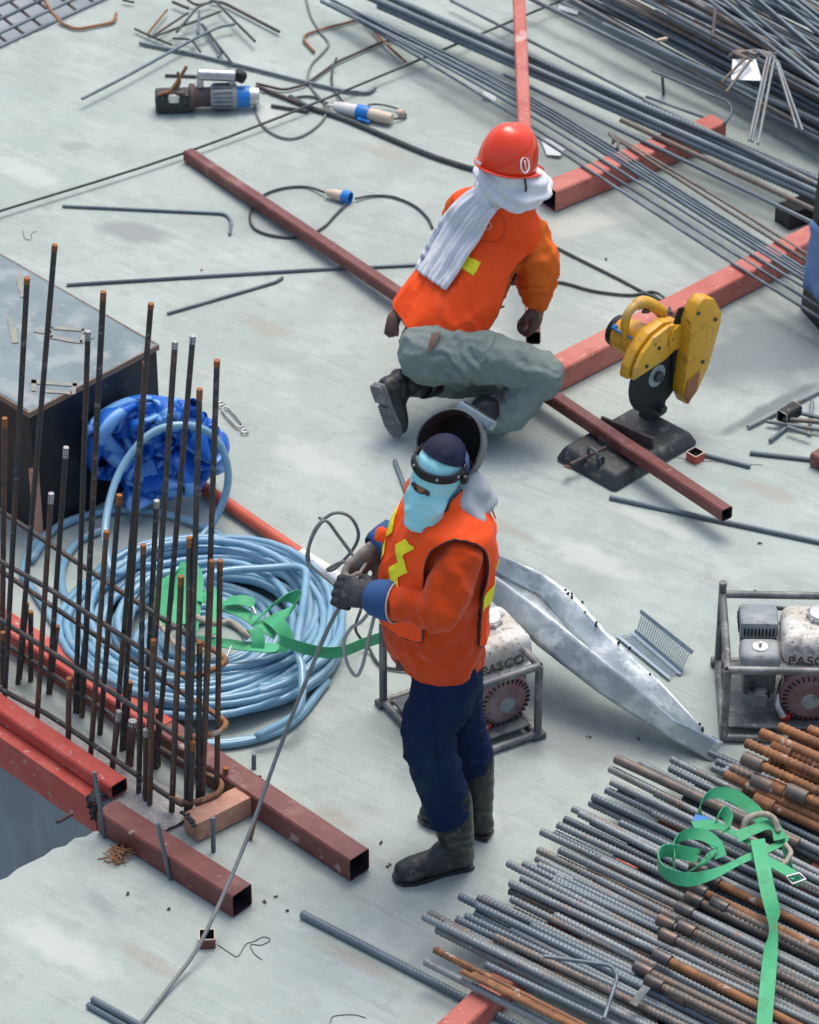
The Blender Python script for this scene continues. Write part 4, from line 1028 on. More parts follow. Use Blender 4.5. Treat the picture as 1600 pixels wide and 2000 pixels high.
# rebar mat beyond the far edge, top left
matg = 'bars of the mat beyond the slab edge'
for i in range(7):
    d = i * 30
    o = bar(at(-60, 118 - d * .9, -.06), at(270, -32 - d * .9, -.06), .009, m_steelc); tag(o, 'bar of the mat beyond the slab edge, running along the edge', 'rebar', matg)
for i in range(6):
    x = 8 + i * 34; y = 90 - i * 15.5
    o = bar(at(x + 8, y - 6, -.075), at(x - 70, y - 66, -.075), .007, m_rustiron); tag(o, 'bar of the mat beyond the slab edge, running away from the edge', 'rebar', matg + ' across')
loose([(80, -10, .03), (100, 22, .03), (122, 47, .012), (150, 57), (222, 44), (227, 26, .02)], .0075, m_rust, 'orange rusted bent bar reaching over the slab edge at top left', zf=F, z=.012)
# ------------------------------------------------------------------ generators
def frame_matrix(o, ex, ey, ez=V((0, 0, 1))):
    m = Matrix((ex, ey, ez)).transposed().to_4x4(); m.translation = o; return m
def lettering(text, size, M, material, name, parent, depth=.0008):
    cu = bpy.data.curves.new('txt', 'FONT'); cu.body = text; cu.size = size; cu.extrude = depth; cu.align_x = 'CENTER'; cu.align_y = 'CENTER'; cu.space_character = 1.12
    o = bpy.data.objects.new('txt', cu); COL.objects.link(o); bpy.context.view_layer.update()
    me = o.evaluated_get(bpy.context.evaluated_depsgraph_get()).to_mesh()
    mb = MB(M); mb.add([v.co.copy() for v in me.vertices], [tuple(p.vertices) for p in me.polygons])
    bpy.data.objects.remove(o); bpy.data.curves.remove(cu)
    return mb.build(name, material, parent)
def generator(o, ex, ey, label, W=.43, D=.40, H=.30, feet=True):
    t = thing('generator', o, label, 'generator'); M_ = frame_matrix(o, ex, ey)
    B = lambda: MB(M_)
    r = .0135
    def rail(name, pts, fr=.03): return B().tube(fillet(pts, fr), r, 10).build(name, m_gframe, t, 50)
    z0, z1 = r + .002, H
    rail('base_rail', [(0, 0, z0), (W, 0, z0)]); rail('base_rail', [(0, D, z0), (W, D, z0)])
    rail('base_rail', [(0, 0, z0), (0, D, z0)]); rail('base_rail', [(W, 0, z0), (W, D, z0)])
    rail('front_rail', [(0, 0, z1), (W, 0, z1)]); rail('rear_rail', [(0, D, z1), (W, D, z1)])
    rail('side_rail', [(0, 0, z1), (0, D, z1)]); rail('side_rail', [(W, 0, z1), (W, D, z1)])
    for x, y, h in ((0, 0, H), (W, 0, H), (0, D, H + .05), (W, D, H + .02)): rail('post', [(x, y, z0), (x, y, h)])
    for x, y in ((0, D), (W, 0), (W, D)): B().box((x, y, .012), (.05, .04, .022), None, .004).build('foot', m_gdark, t)
    B().box((W / 2, D / 2, .034), (W - .03, D - .06, .012), None, .003).build('base_plate', m_gdark, t, 40)
    B().box((.30, .21, .13), (.19, .20, .17), None, .02, 3).build('crankcase', m_gred, t, 40)
    # fuel tank
    tk = B(); tk.box((.30, .215, .292), (.235, .235, .105), None, .035, 4, .93); tank = tk.build('fuel_tank', m_gwhite, t, 60)
    B().box((.30, .215, .236), (.25, .25, .012), None, .004).build('tank_flange', m_gwhite, tank, 40)
    cp = B(); prof = [(.04, 0), (.042, .004), (.042, .016), (.036, .022), (.01, .023)]
    cp.lathe(prof, (.315, .24, .344), (0, 0, 1), 20)
    for k in range(8):
        a = k * math.pi / 4; cp.box((.315 + .041 * math.cos(a), .24 + .041 * math.sin(a), .353), (.012, .012, .014), (0, 0, a), .003)
    cp.build('fuel_cap', m_chrome, tank, 40)
    lettering('PASCO', .048, M_ @ Matrix.Translation((.285, .0945, .268)) @ Matrix.Rotation(R(84), 4, 'X'), m_letter, 'lettering', tank)
    # recoil starter cover with its slots
    rc = B(); rc.lathe([(.105, 0), (.105, .03), (.098, .05), (.072, .058), (.068, .062), (.03, .066), (.004, .066)], (.285, .13, .125), (0, -1, 0), 32); rcv = rc.build('recoil_cover', m_gred, t, 35)
    sl = B()
    for k in range(30):
        a = k * 2 * math.pi / 30; rr = .083
        rot = Matrix.Rotation(-a, 3, 'Y')
        sl.box((.285 + rr * math.cos(a), .13 - .0555, .125 + rr * math.sin(a)), (.024, .006, .0055), rot @ Matrix.Rotation(-.22, 3, 'Z'), .001)
    sl.build('cooling_slots', m_void, rcv)
    sl = B()
    for cx in (-.055, -.022, .022, .055):
        for k in range(3):
            zt = .125 + .086 + .012 * k - .10 * (cx / .1) ** 2 * 1.2
            sl.box((.285 + cx, .13 - .046 + .012 * k, zt + .006), (.024, .012, .005), None, .001)
    sl.build('vent_slots', m_void, rcv)
    B().lathe([(.03, 0), (.03, .004), (.004, .005)], (.285, .064, .125), (0, -1, 0), 20).build('hub_label', m_gfilter, rcv, 40)
    B().tube(fillet([(.19, .12, .13), (.175, .08, .10), (.20, .06, .06)], .02), .012, 8).build('pull_handle', m_chrome, t, 60)
    B().box((.205, .07, .055), (.035, .02, .03), (0, .5, 0), .005).build('switch', m_strap, t)
    # silencer guard, air cleaner, carburettor
    sg = B(); sg.box((.115, .29, .285), (.13, .12, .07), None, .015, 2); sgd = sg.build('silencer_guard', m_gfilter, t, 40)
    sl = B()
    for k in range(9): sl.box((.067 + k * .012, .2285, .285), (.0055, .004, .03), None, .001)
    sl.build('front_slots', m_void, sgd); sl = B()
    for k in range(7): sl.box((.0485, .25 + k * .013, .285), (.004, .0055, .03), None, .001)
    sl.build('side_slots', m_void, sgd)
    B().box((.115, .29, .235), (.12, .11, .05), None, .01).build('silencer', m_gdark, t, 40)
    ac = B(); ac.box((.115, .155, .245), (.135, .115, .07), None, .022, 3); acv = ac.build('air_cleaner', m_gfilter, t, 60)
    B().lathe([(.026, 0), (.026, .003), (.006, .004), (.005, .02), (.002, .021)], (.115, .155, .281), (0, 0, 1), 16).build('wing_nut', m_chrome, acv, 40)
    cb = B(); cb.box((.115, .15, .165), (.11, .10, .10), None, .014, 2); cb.box((.115, .09, .12), (.07, .05, .07), None, .012); cb.build('carburettor', m_gdark, t, 40)
    for q in ((.09, .09, .17), (.14, .09, .14)): B().lathe([(.012, 0), (.012, .02), (.003, .021)], q, (0, -1, 0), 12).build('bolt', m_void, t, 40)
    B().tube(fillet([(.185, .18, .27), (.195, .11, .22), (.19, .09, .15)], .03), .0035, 6).build('fuel_line', m_rope, t, 180)
    return t
gl_F, gl_R, gl_L = at(862, 1506), at(1050, 1440), at(725, 1424)
gx = (gl_R - gl_F).normalized(); gy = V((-gx.y, gx.x, 0))
generator(gl_F, gx, gy, 'white tanked generator in a tube frame behind the standing worker', (gl_R - gl_F).length, .40)
gr = at(1413, 1448)
generator(gr, V((1, -.03, 0)).normalized(), V((.03, 1, 0)).normalized(), 'white tanked generator cut off by the right edge, above the rusty bars', .43, .42, .30)
c = tag(bent(catmull([at(1640, 1204, .22), at(1540, 1190, .21), at(1500, 1188, .2), at(1484, 1200, .19), at(1498, 1212, .2), at(1530, 1222, .24)], 8), .0075, m_cable, 'fuel_hose'), 'dark looped hose lying behind the right generator', 'hose')

# ------------------------------------------------------------------ bent sheet metal duct and perforated sheet
du = thing('metal_duct', at(1180, 1330), 'battered galvanised sheet metal trough propped between the generators', 'metal duct')
Np = [(945, 1108), (1085, 1212), (1150, 1266), (1208, 1313), (1320, 1408), (1413, 1450)]
Bp = [(945, 1158), (1049, 1260), (1110, 1308), (1167, 1352), (1300, 1438), (1390, 1487)]
Fp = [(945, 1070), (1055, 1118), (1112, 1152), (1175, 1222), (1282, 1322), (1374, 1424)]
zb = [.28, .225, .19, .15, .06, .004]; hN = [.085, .085, .085, .085, .075, .06]
secs = []
for i in range(6):
    n_ = at(*Np[i], zb[i] + hN[i]); b2 = at(*Bp[i], zb[i]); f_ = at(*Fp[i], zb[i] + hN[i] * .95); c2 = V((f_.x, f_.y, zb[i] + .004)).lerp(b2, (.05, .12, .35, .45, .4, .3)[i])
    c2.z = zb[i] + .004
    secs.append((n_, b2, c2, f_))
def sheet(name, i0, i1, m_, n=8, sub=14, amp=.004, seed=0):
    vs_ = []; fs_ = []
    rows = []
    for a in range(len(secs) - 1):
        for k in range(sub + (a == len(secs) - 2)):
            t = k / sub
            rows.append((secs[a][i0].lerp(secs[a + 1][i0], t), secs[a][i1].lerp(secs[a + 1][i1], t)))
    for p, q in rows:
        for j in range(n + 1):
            w = p.lerp(q, j / n); e = min(1, j * .5, (n - j) * .5)
            d = amp * (fnoise(w, 14, seed) + .6 * abs(fnoise(w, 30, seed + 2))) * (.3 + e)
            vs_.append(w + V((d * .6, -d * .6, d)))
    for i in range(len(rows) - 1):
        for j in range(n): 
            a = i * (n + 1) + j; fs_.append((a, a + 1, a + n + 2, a + n + 1))
    return solid(MB().add(vs_, fs_).build(name, m_, du, 35), .0018, 0)
sheet('near_wall', 0, 1, m_galv, 6, 10, .007, 1); sheet('bottom_sheet', 1, 2, m_galv, 6, 10, .006, 4); sheet('far_wall', 2, 3, m_galv, 6, 10, .008, 7)
e = secs[-1]; o = mesh_obj('end_flap', [e[0], e[1], e[2] + (e[1] - e[2]) * .45, e[3] + (e[0] - e[3]) * .45], [(0, 1, 2, 3)], m_galv, du); solid(o, .002)
mb = MB(); random.seed(3)
for i in range(60):
    t = random.random(); k = min(4, int(t * 5)); f_ = t * 5 - k
    if not (.35 < t < .78 or t > .93): continue
    p = secs[k][3].lerp(secs[k + 1][3], f_) + V((random.uniform(-.01, .01), random.uniform(-.02, .005), random.uniform(-.03, .006)))
    mb.box(p, (random.uniform(.006, .02), .008, .008), (random.random() * 3, random.random() * 3, random.random() * 3), .002)
mb.build('cement_crust', m_soot, du)
pf = thing('perforated_sheet', at(1280, 1290), 'folded blue-grey perforated sheet lying above the metal trough', 'perforated sheet')
def mesh_flap(name, a, b_, c, d, nu, nv, m_, border=.12):
    a, b_, c, d = map(V, (a, b_, c, d)); mb = MB(); P = lambda u, v: a.lerp(b_, u).lerp(d.lerp(c, u), v)
    for i in range(nu + 1):
        u = border * .3 + (1 - border * .6) * i / nu; mb.tube([P(u, border), P(u, 1 - border)], .0013, 4)
    for j in range(nv + 1):
        v = border + (1 - 2 * border) * j / nv; mb.tube([P(0.02, v), P(.98, v)], .0013, 4)
    mb.build(name, m_, pf)
    for v0, v1 in ((0, border), (1 - border, 1)):
        q = [P(0, v0), P(1, v0), P(1, v1), P(0, v1)]
        solid(mesh_obj('flap_edge', q, [(0, 1, 2, 3)], m_, pf), .002, 0)
h1, h2 = at(1239, 1236, .006), at(1332, 1317, .006)
mesh_flap('upright_flap', h1, h2, up_at(1355, 1271, h2.y + .03), up_at(1252, 1190, h1.y + .03), 22, 8, m_galvd, .16)
mesh_flap('lying_flap', at(1200, 1240, .012), at(1306, 1326, .012), h2 + V((0, 0, .002)), h1 + V((0, 0, .002)), 26, 5, m_galvd, .2)

# ------------------------------------------------------------------ cut-off saw
s0 = at(1200, 960); sx = (at(1358, 868) - s0).normalized(); sy = V((-sx.y, sx.x, 0)); SL = (at(1358, 868) - s0).length; SW = .285
saw = thing('cutoff_saw', s0, 'yellow cut-off saw with black disc on a dusty iron base', 'saw')
SM = frame_matrix(s0, sx, sy); S_ = lambda: MB(SM)
bs = S_(); bs.box((SL / 2, SW / 2, .031), (SL + .025, SW + .025, .058), None, .016, 3, .87); base = bs.build('base', m_iron, saw, 40)
for q in ((.10, .03), (.17, .03)): S_().box((q[0] + .06, SW / 2 - .02, .0475), (.16, .012, .003), None).build('slot', m_void, base)
S_().box((SL * .25, SW * .5, .048), (.02, .16, .004), None).build('slot', m_void, base)
S_().box((SL * .52, SW / 2 + .01, .075), (.012, .24, .06), (0, 0, .12), .002).build('fence', m_rustiron, saw, 40)
S_().box((SL * .30, SW * .55, .066), (.016, .09, .04), None, .003).build('vise_jaw', m_rustiron, saw, 40)
S_().tube([(SL * .30, SW * .55, .062), (-.05, SW * .62, .058)], .0085, 10).build('vise_screw', m_rustiron, saw, 50)
S_().box((-.06, SW * .62, .05), (.055, .02, .010), (0, .7, .3), .003).build('crank', m_rust, saw, 40)
S_().tube(fillet([(.045, SW * .45, .046), (.045, SW * .45, .09), (.045, SW * .62, .095), (.045, SW * .62, .05)], .025), .006, 8).build('vise_yoke', m_gdark, saw, 60)
S_().tube(fillet([(.02, SW * .36, .048), (.02, SW * .36, .085), (.045, SW * .36, .085), (.045, SW * .36, .05)], .01), .007, 8).build('clevis', m_iron, saw, 60)
# blade centre and head
BX, BY, BZ = .385, SW * .55, .262
bc = V((BX, BY, BZ))
X, Z_, Nn = V((1, 0, 0)), V((0, 0, 1)), V((0, -1, 0))
S_().lathe([(.150, -.0025), (.150, .0025)], bc, Nn, 48).build('cutting_disc', m_disc, saw, 40)
S_().lathe([(.045, .0026), (.045, .0038), (.002, .0038)], bc, Nn, 28).build('disc_label', m_label, saw, 40)
S_().lathe([(.022, .004), (.022, .02), (.01, .024), (.002, .024)], bc, Nn, 6).build('flange_nut', m_iron, saw, 40)
inner = [(-.155, .045), (-.148, .095), (-.11, .155), (-.045, .20), (.035, .215), (.115, .19), (.15, .14), (.155, .08), (.12, .04), (.05, .035), (.02, .06), (-.02, .055), (-.08, .04)]
S_().prism(inner, bc - Nn * .028, X, Z_, Nn, .045, .008).build('blade_guard', m_yellow, saw, 40)
S_().prism([(-.152, .055), (-.14, .10), (-.105, .153), (-.045, .195), (.035, .21), (.10, .19), (.085, .09), (.02, .07)], bc + Nn * .014, X, Z_, Nn, .018, .004).build('guard_cheek', m_yellow, saw, 40)
outer = [(.10, .215), (.135, .285), (.165, .30), (.225, .27), (.272, .19), (.268, .14), (.215, -.02), (.155, -.11), (.10, -.145), (.072, -.08), (.085, .04), (.095, .13)]
S_().prism(outer, bc + Nn * .045, X, Z_, Nn, .06, .009).build('spark_guard', m_yellow, saw, 40)
S_().prism([(.075, .20), (.10, .255), (.125, .25), (.10, .1), (.09, -.06), (.07, -.06), (.075, .06)], bc + Nn * .010, X, Z_, Nn, .012, .002).build('guard_seam', m_void, saw, 40)
S_().prism([(.09, -.03), (.155, -.02), (.145, -.09), (.098, -.135), (.078, -.085)], bc + Nn * .0775, X, Z_, Nn, .006, .001).build('rusty_flap', m_rustiron if False else m_rust, saw, 40)
for x, z, n_ in ((.13, .25, .077), (.23, .18, .077), (.17, .02, .077), (-.02, .14, .024), (-.085, .09, .024), (.05, .15, .024)):
    S_().lathe([(.008, 0), (.008, .004), (.006, .006), (.001, .006)], bc + X * x + Z_ * z + Nn * n_, Nn, 6).build('bolt', m_iron, saw, 40)
# arm, post
S_().prism([(.03, -.03), (.08, .02), (.13, -.02), (.085, -.10), (.075, -.215), (-.02, -.215), (.01, -.10)], bc - Nn * .04, X, Z_, Nn, .055, .006).build('pivot_post', m_iron, saw, 40)
S_().tube([(BX + .02, BY + .08, BZ - .15), (BX + .02, BY - .03, BZ - .15)], .018, 12).build('pivot_pin', m_iron, saw, 50)
mo = bc + V((-.01, 0, .115)); md = V((0, 1, 0))
mt = S_().lathe([(.058, .03), (.068, .04), (.071, .08), (.067, .14), (.062, .175)], mo, md, 28).build('motor_housing', m_yellow, saw, 40)
S_().lathe([(.063, .175), (.060, .202), (.046, .212), (.004, .212)], mo, md, 28).build('motor_cap', m_black, mt, 40)
S_().box(mo + V((-.054, .11, .042)), (.006, .085, .03), (0, -.65, 0), .001).build('motor_label', m_blue, mt)
S_().box(mo + V((-.046, .165, .046)), (.02, .02, .02), (0, -.65, 0), .003).build('motor_label', m_blue, mt)
hp = [(-.045, .03), (-.065, .085), (-.052, .135), (-.01, .155), (.045, .145), (.095, .10), (.11, .04)]
S_().tube(catmull([mo + V((a, .10 - .03 * (a > .05), b_)) for a, b_ in hp], 6), [.017 + .007 * (1 if 18 < i < 32 else 0) for i in range(37)], 12).build('handle', m_yellow, saw, 180)
S_().box(mo + V((.04, .09, .115)), (.045, .012, .02), (0, .35, 0), .004).build('trigger', m_rustiron, saw, 60)
S_().lathe([(.05, 0), (.05, .05), (.04, .06), (.004, .06)], mo + V((.09, -.03, .03)), md, 24).build('gear_housing', m_yellow, saw, 40)

# ------------------------------------------------------------------ rebar cutter and plugs
rcx = V((1, .06, 0)).normalized(); rcy = V((-rcx.y, rcx.x, 0)); ro = at(303, 226)
rcut = thing('rebar_cutter', ro, 'grimy hydraulic rebar cutter with a silver handle and blue band, top left', 'rebar cutter')
CM = frame_matrix(ro, rcx, rcy); C_ = lambda: MB(CM)
ch_ = C_(); ch_.box((.08, .045, .05), (.155, .085, .09), None, .012, 2); ch_.build('cutter_head', m_iron, rcut, 40)
C_().box((.085, .0, .08), (.05, .02, .04), None, .006).build('jaw_block', m_chrome, rcut, 40)
C_().box((.115, .02, .102), (.04, .05, .018), None, .004).build('jaw_plate', m_rustiron, rcut, 40)
C_().lathe([(.056, .15), (.06, .155), (.06, .175), (.045, .18), (.043, .245), (.055, .25)], (0, .045, .062), (1, 0, 0), 24).build('neck', m_rustiron, rcut, 40)
bd_ = C_(); bd_.lathe([(.05, .245), (.054, .25), (.054, .345), (.05, .36)], (0, .045, .062), (1, 0, 0), 28); body = bd_.build('motor_body', m_gfilter, rcut, 40)
for k in range(16):
    a = k * math.pi / 8; C_().box((.298, .045 + .0555 * math.cos(a), .062 + .0555 * math.sin(a)), (.085, .008, .005), (a, 0, 0), .001).build('fin', m_gdark, body)
C_().lathe([(.046, .355), (.047, .36), (.047, .41), (.045, .415)], (0, .045, .058), (1, 0, 0), 24).build('blue_band', m_blue, rcut, 40)
C_().lathe([(.04, .41), (.042, .43), (.036, .455), (.01, .458)], (0, .045, .058), (1, 0, 0), 24).build('end_cap', m_chrome, rcut, 40)
C_().lathe([(.02, 0), (.026, .006), (.026, .155), (.022, .165)], (.19, .06, .165), (1, 0, -.08), 20).build('handle_tube', m_metal, rcut, 40)
C_().box((.375, .06, .15), (.055, .05, .05), (0, .5, 0), .014, 2).build('handle_end', m_black, rcut, 50)
for q in ((.2, .115), (.34, .115)): C_().box((q[0], .055, .13), (.03, .03, .05), None, .006).build('handle_leg', m_gwhite, rcut, 40)
C_().tube(fillet([(.02, .01, .1), (.07, .02, .105), (.12, .06, .16), (.145, .07, .2)], .03), .008, 8).build('rusty_lever', m_rust, rcut, 50)
C_().tube(fillet([(.08, .03, .105), (.115, .05, .125), (.105, .06, .18)], .02), .007, 8).build('rusty_lever', m_rust, rcut, 50)
# cables
def cable(pts, r, m_, lab, zf, z=.008, n=8, name='cable', cat='cable'):
    return tag(bent(catmull([zf(p[0], p[1], p[2] if len(p) > 2 else z) for p in pts], n), r, m_, name), lab, cat)
z5 = zoomed(240, 0, 2.7586)
cable([(985, -20), (1000, 40), (1020, 100), (1062, 170), (1108, 232), (1080, 280), (1015, 350), (998, 430), (1030, 490), (1088, 560), (1090, 625), (1020, 700), (920, 745), (825, 728), (748, 668), (712, 570), (735, 495, .05), (760, 505, .06)], .0055, m_gcable, 'grey looping power cable of the rebar cutter', z5)
cable([(1152, 312, .05), (1130, 370, .03), (1130, 460, .012), (1185, 548, .02)], .0055, m_cable, 'short dark cable rising behind the white plug', z5)
cable([(900, 530), (980, 518), (1040, 525), (1080, 548), (1130, 562, .03)], .0055, m_cable, 'dark cable leading into the white plug', z5)
def plug(a, b_, label, lever=True):
    a, b_ = V(a), V(b_); d = (b_ - a).normalized(); L = (b_ - a).length
    t = thing('power_plug', V((a.x, a.y, 0)), label, 'plug')
    MB().lathe([(.008, -.03), (.009, -.002), (.019, 0), (.026, L * .1), (.028, L * .4)], a, d, 20).build('white_body', m_white, t, 40)
    MB().lathe([(.031, L * .4), (.032, L * .41), (.032, L * .60), (.031, L * .61)], a, d, 20).build('blue_collar', m_blue, t, 40)
    MB().lathe([(.027, L * .61), (.026, L * .9), (.022, L), (.004, L)], a, d, 20).build('beige_body', m_beige, t, 40)
    if lever:
        s_ = V((-d.y, d.x, 0)); c = a + d * L * .5 - s_ * .035
        MB().box(c + V((0, 0, -.012)), (.02, .03, .012), None, .004).build('lever', m_blue, t)
        MB().tube([c + V((0, 0, -.015)), c + d * .05 - s_ * .004 + V((0, 0, -.018))], .007, 8).build('lever', m_blue, t, 60)
    return t
plug(z5(1140, 572, .032), z5(1450, 640, .032), 'white and blue power plug with a blue lever, top centre')
cable([(1290, 590, .04), (1340, 562, .035), (1420, 568, .02), (1490, 590, .016), (1524, 615, .012), (1515, 636, .01), (1450, 640, .02)], .0045, m_cable, 'thin looped cord of the plug cap', z5)
o = MB().lathe([(.012, 0), (.015, .004), (.015, .03), (.01, .034)], z5(1480, 605, .02), V((.7, -.3, .1)), 14).build('plug_cap', m_beige, None, 40); tag(o, 'small beige plug cap beside the blue lever plug', 'cap')
# extension lead in the middle
F = zoomed(0, 0, 1.0)
cable([(636, 376, .02), (600, 365), (560, 366), (520, 378), (496, 400), (488, 425), (500, 448), (540, 461), (590, 462), (630, 445), (655, 420), (676, 398, .012)], .0055, m_cable, 'dark cable loop under the long maroon tube, at the beige socket', F)
cable([(694, 388, .014), (730, 382), (770, 385), (810, 402), (835, 425), (845, 445)], .0055, m_cable, 'dark cable from the blue socket to the kneeling worker', F)
ps = thing('power_socket', at(668, 390), 'beige and blue socket on a cable loop beside the long maroon tube', 'plug')
a, b_ = at(640, 376, .026), at(690, 388, .026); d = (b_ - a).normalized()
MB().lathe([(.007, -.01), (.015, 0), (.019, .02), (.024, .07), (.022, .075)], a, d, 18).build('beige_body', m_beige, ps, 40)
MB().lathe([(.026, .07), (.028, .074), (.028, .105), (.024, .108), (.023, .095), (.004, .095)], a, d, 18).build('blue_collar', m_blue, ps, 40)
MB().lathe([(.022, .096), (.002, .0965)], a, d, 18).build('socket_face', m_black, ps, 40)
cable([(1040, 462, .01), (1065, 472), (1120, 500), (1200, 540), (1260, 572), (1296, 590, .03), (1308, 612, .12)], .0058, m_cable, 'upper dark cable running to the saw', F)
cable([(1050, 548, .01), (1100, 552), (1160, 568), (1230, 576), (1275, 570), (1300, 585, .05), (1312, 612, .13)], .0058, m_cable, 'lower dark cable running to the saw', F)
# thin wires, crumbs
cable([(425, 1845), (450, 1862), (465, 1868), (480, 1845), (498, 1838), (515, 1830), (528, 1836), (510, 1846), (490, 1845), (496, 1862), (512, 1875)], .0013, m_cable, 'thin tangled wire beside the front tube offcut', F, .002, 6, 'wire', 'wire')
cable([(645, 1998), (652, 1985), (690, 1982), (715, 1988)], .0013, m_cable, 'thin wire curl at the bottom edge', F, .002, 6, 'wire', 'wire')
cable([(45, 450), (48, 465), (60, 468), (62, 456), (70, 452)], .0012, m_cable, 'tiny wire curl at far left', F, .002, 6, 'wire', 'wire')
cable([(1310, 890), (1340, 896), (1400, 902), (1490, 908)], .0012, m_rope, 'thin stray wire by the red tube offcut', F, .002, 6, 'wire', 'wire')
random.seed(33)
bits = [(393, 527, m_wood), (330, 1775, m_dirt), (1150, 1440, m_dirt), (1250, 1443, m_dirt), (540, 1750, m_dirt), (516, 1760, m_dirt), (562, 1780, m_dirt), (625, 1010, m_dirt), (742, 1646, m_dirt), (250, 1745, m_dirt), (1485, 1062, m_dirt), (760, 1690, m_dirt), (570, 1620, m_dirt), (1185, 505, m_dirt), (835, 900, m_dirt), (1478, 1155, m_dirt)]
for i, (x, y, m_) in enumerate(bits):
    c = at(x, y, .004); mb = MB()
    for k in range(3): mb.box(c + V((random.uniform(-.006, .006), random.uniform(-.006, .006), 0)), (random.uniform(.004, .012), .005, .004), (0, 0, random.random() * 3), .001)
    o = mb.build('debris_crumb', m_); tag(o, 'tiny pale timber chip on the slab at left' if m_ is m_wood else 'tiny dark crumb of debris on the bare slab', 'debris', 'crumbs on the slab')
for (pts, lab) in (([(1055, 268), (1085, 275), (1105, 288), (1095, 304), (1068, 302)], 'pale blue scrap of paper right of the hard hat'), ([(945, 178), (970, 186), (968, 198), (942, 188)], 'pale paper scrap beside the long bars'), ([(1092, 8), (1130, 20), (1128, 28), (1090, 18)], 'white paper strip among the bars at the top')):
    o = mesh_obj('paper_scrap', [at(x, y, .012 + .006 * (i % 2)) for i, (x, y) in enumerate(pts)], [tuple(range(len(pts)))], m_tag); solid(o, .001); tag(o, lab, 'paper')

# ------------------------------------------------------------------ green harnesses
def strap(parent, pts, w, side=None, name='strap', m_=m_web, n=8):
    """pts: (px, py, z, sx, sy, sz) with the side vector of the webbing"""
    P = catmull([at(*p[:3]) for p in pts], n); S = catmull([V(p[3:6]) for p in pts], n)
    return MB().ribbon(P, S, w, .003).build(name, m_, parent, 60)
hz = .215
h1_ = thing('safety_harness', at(1440, 1640, .2), 'green webbing harness with buckle and rope lying on the rebar pile', 'harness')
UPz = (0, 0, 1)
strap(h1_, [(1372, 1610, hz, .1, .1, 1), (1366, 1580, hz + .04, .2, .1, 1), (1385, 1552, hz + .08, .5, .3, .8), (1425, 1552, hz + .09, .6, .5, .5), (1470, 1580, hz + .06, .8, .6, .2), (1492, 1610, hz + .03, .8, .6, 0)], .046)
strap(h1_, [(1355, 1615, hz + .02, -.3, .9, .1), (1400, 1612, hz + .035, -.35, .9, .1), (1440, 1632, hz + .04, -.4, .9, .1), (1475, 1655, hz + .035, -.4, .8, .1), (1500, 1672, hz + .03, -.4, .8, 0)], .046)
strap(h1_, [(1540, 1640, hz + .02, .3, .9, 0), (1500, 1660, hz + .03, .3, .9, 0), (1450, 1680, hz + .035, .35, .9, .1), (1400, 1705, hz + .04, .3, .8, .3), (1345, 1718, hz + .04, .2, .5, .8), (1300, 1705, hz + .04, .0, .2, 1), (1285, 1680, hz + .04, 0, .1, 1), (1296, 1662, hz + .035, .1, .2, 1), (1330, 1665, hz + .03, .2, .4, .8), (1365, 1672, hz + .02, .2, .6, .4)], .044)
strap(h1_, [(1318, 1690, hz + .01, 0, .3, 1), (1316, 1650, hz + .03, .2, .2, 1), (1340, 1630, hz + .06, .4, .4, .7), (1375, 1632, hz + .06, .6, .6, .3), (1400, 1650, hz + .04, .7, .6, 0), (1408, 1675, hz + .02, .8, .5, 0)], .044)
strap(h1_, [(1395, 1660, hz + .045, .8, .5, 0), (1370, 1690, hz + .03, .8, .5, 0), (1350, 1700, hz + .01, .8, .5, 0)], .05)
strap(h1_, [(1440, 1635, hz + .055, -.2, .9, .2), (1480, 1618, hz + .065, .2, .9, .2), (1510, 1612, hz + .06, .4, .9, .1), (1525, 1640, hz + .04, .9, .3, 0)], .044)
strap(h1_, [(1480, 1640, hz + .05, .9, .2, 0), (1490, 1690, hz + .05, .95, .1, 0), (1500, 1740, hz + .03, .95, 0, .1), (1512, 1790, hz + .02, .7, .2, .6), (1510, 1815, hz + .02, .5, .3, .8), (1506, 1850, hz + .02, .8, .1, .4), (1500, 1920, hz + .015, .95, 0, .1), (1492, 2010, hz + .0, .95, 0, 0), (1488, 2080, hz - .03, .95, 0, 0)], .046)
strap(h1_, [(1495, 1680, hz + .045, .5, .8, 0), (1525, 1695, hz + .045, .5, .8, 0), (1555, 1712, hz + .04, .5, .8, 0)], .04)
strap(h1_, [(1520, 1625, hz + .03, .5, .1, .8), (1535, 1660, hz + .02, .4, .1, .9), (1545, 1700, hz, .4, .1, .9), (1562, 1725, hz - .01, .4, .2, .8)], .03)
strap(h1_, [(1400, 1600, hz + .05, .3, .4, .8), (1412, 1585, hz + .06, .4, .3, .8), (1424, 1600, hz + .05, .5, .3, .7), (1418, 1622, hz + .04, .6, .3, .5)], .04)
MB().tube(catmull([at(1452, 1622, hz + .05), at(1460, 1600, hz + .08), at(1490, 1590, hz + .09), at(1512, 1600, hz + .08), at(1520, 1625, hz + .05)], 8), .0105, 10).build('rope', m_rope, h1_, 180)
MB().tube(catmull([at(1535, 1650, hz + .03), at(1545, 1665, hz + .04), at(1538, 1680, hz + .04), at(1530, 1695, hz + .03), at(1545, 1708, hz + .03)], 8), .008, 10).build('rope', m_rope, h1_, 180)
bk = [at(1535, 1712, hz + .045), at(1562, 1706, hz + .05), at(1574, 1718, hz + .045), at(1548, 1727, hz + .04)]
MB().tube(bk, .0045, 8, closed=True).build('buckle', m_metal, h1_, 180)
q = [at(1347, 1632, hz + .0), at(1358, 1590, hz + .03), at(1392, 1598, hz + .03), at(1372, 1618, hz + .01)]
solid(mesh_obj('blue_label', q, [(0, 1, 2, 3)], m_blue, h1_), .002)

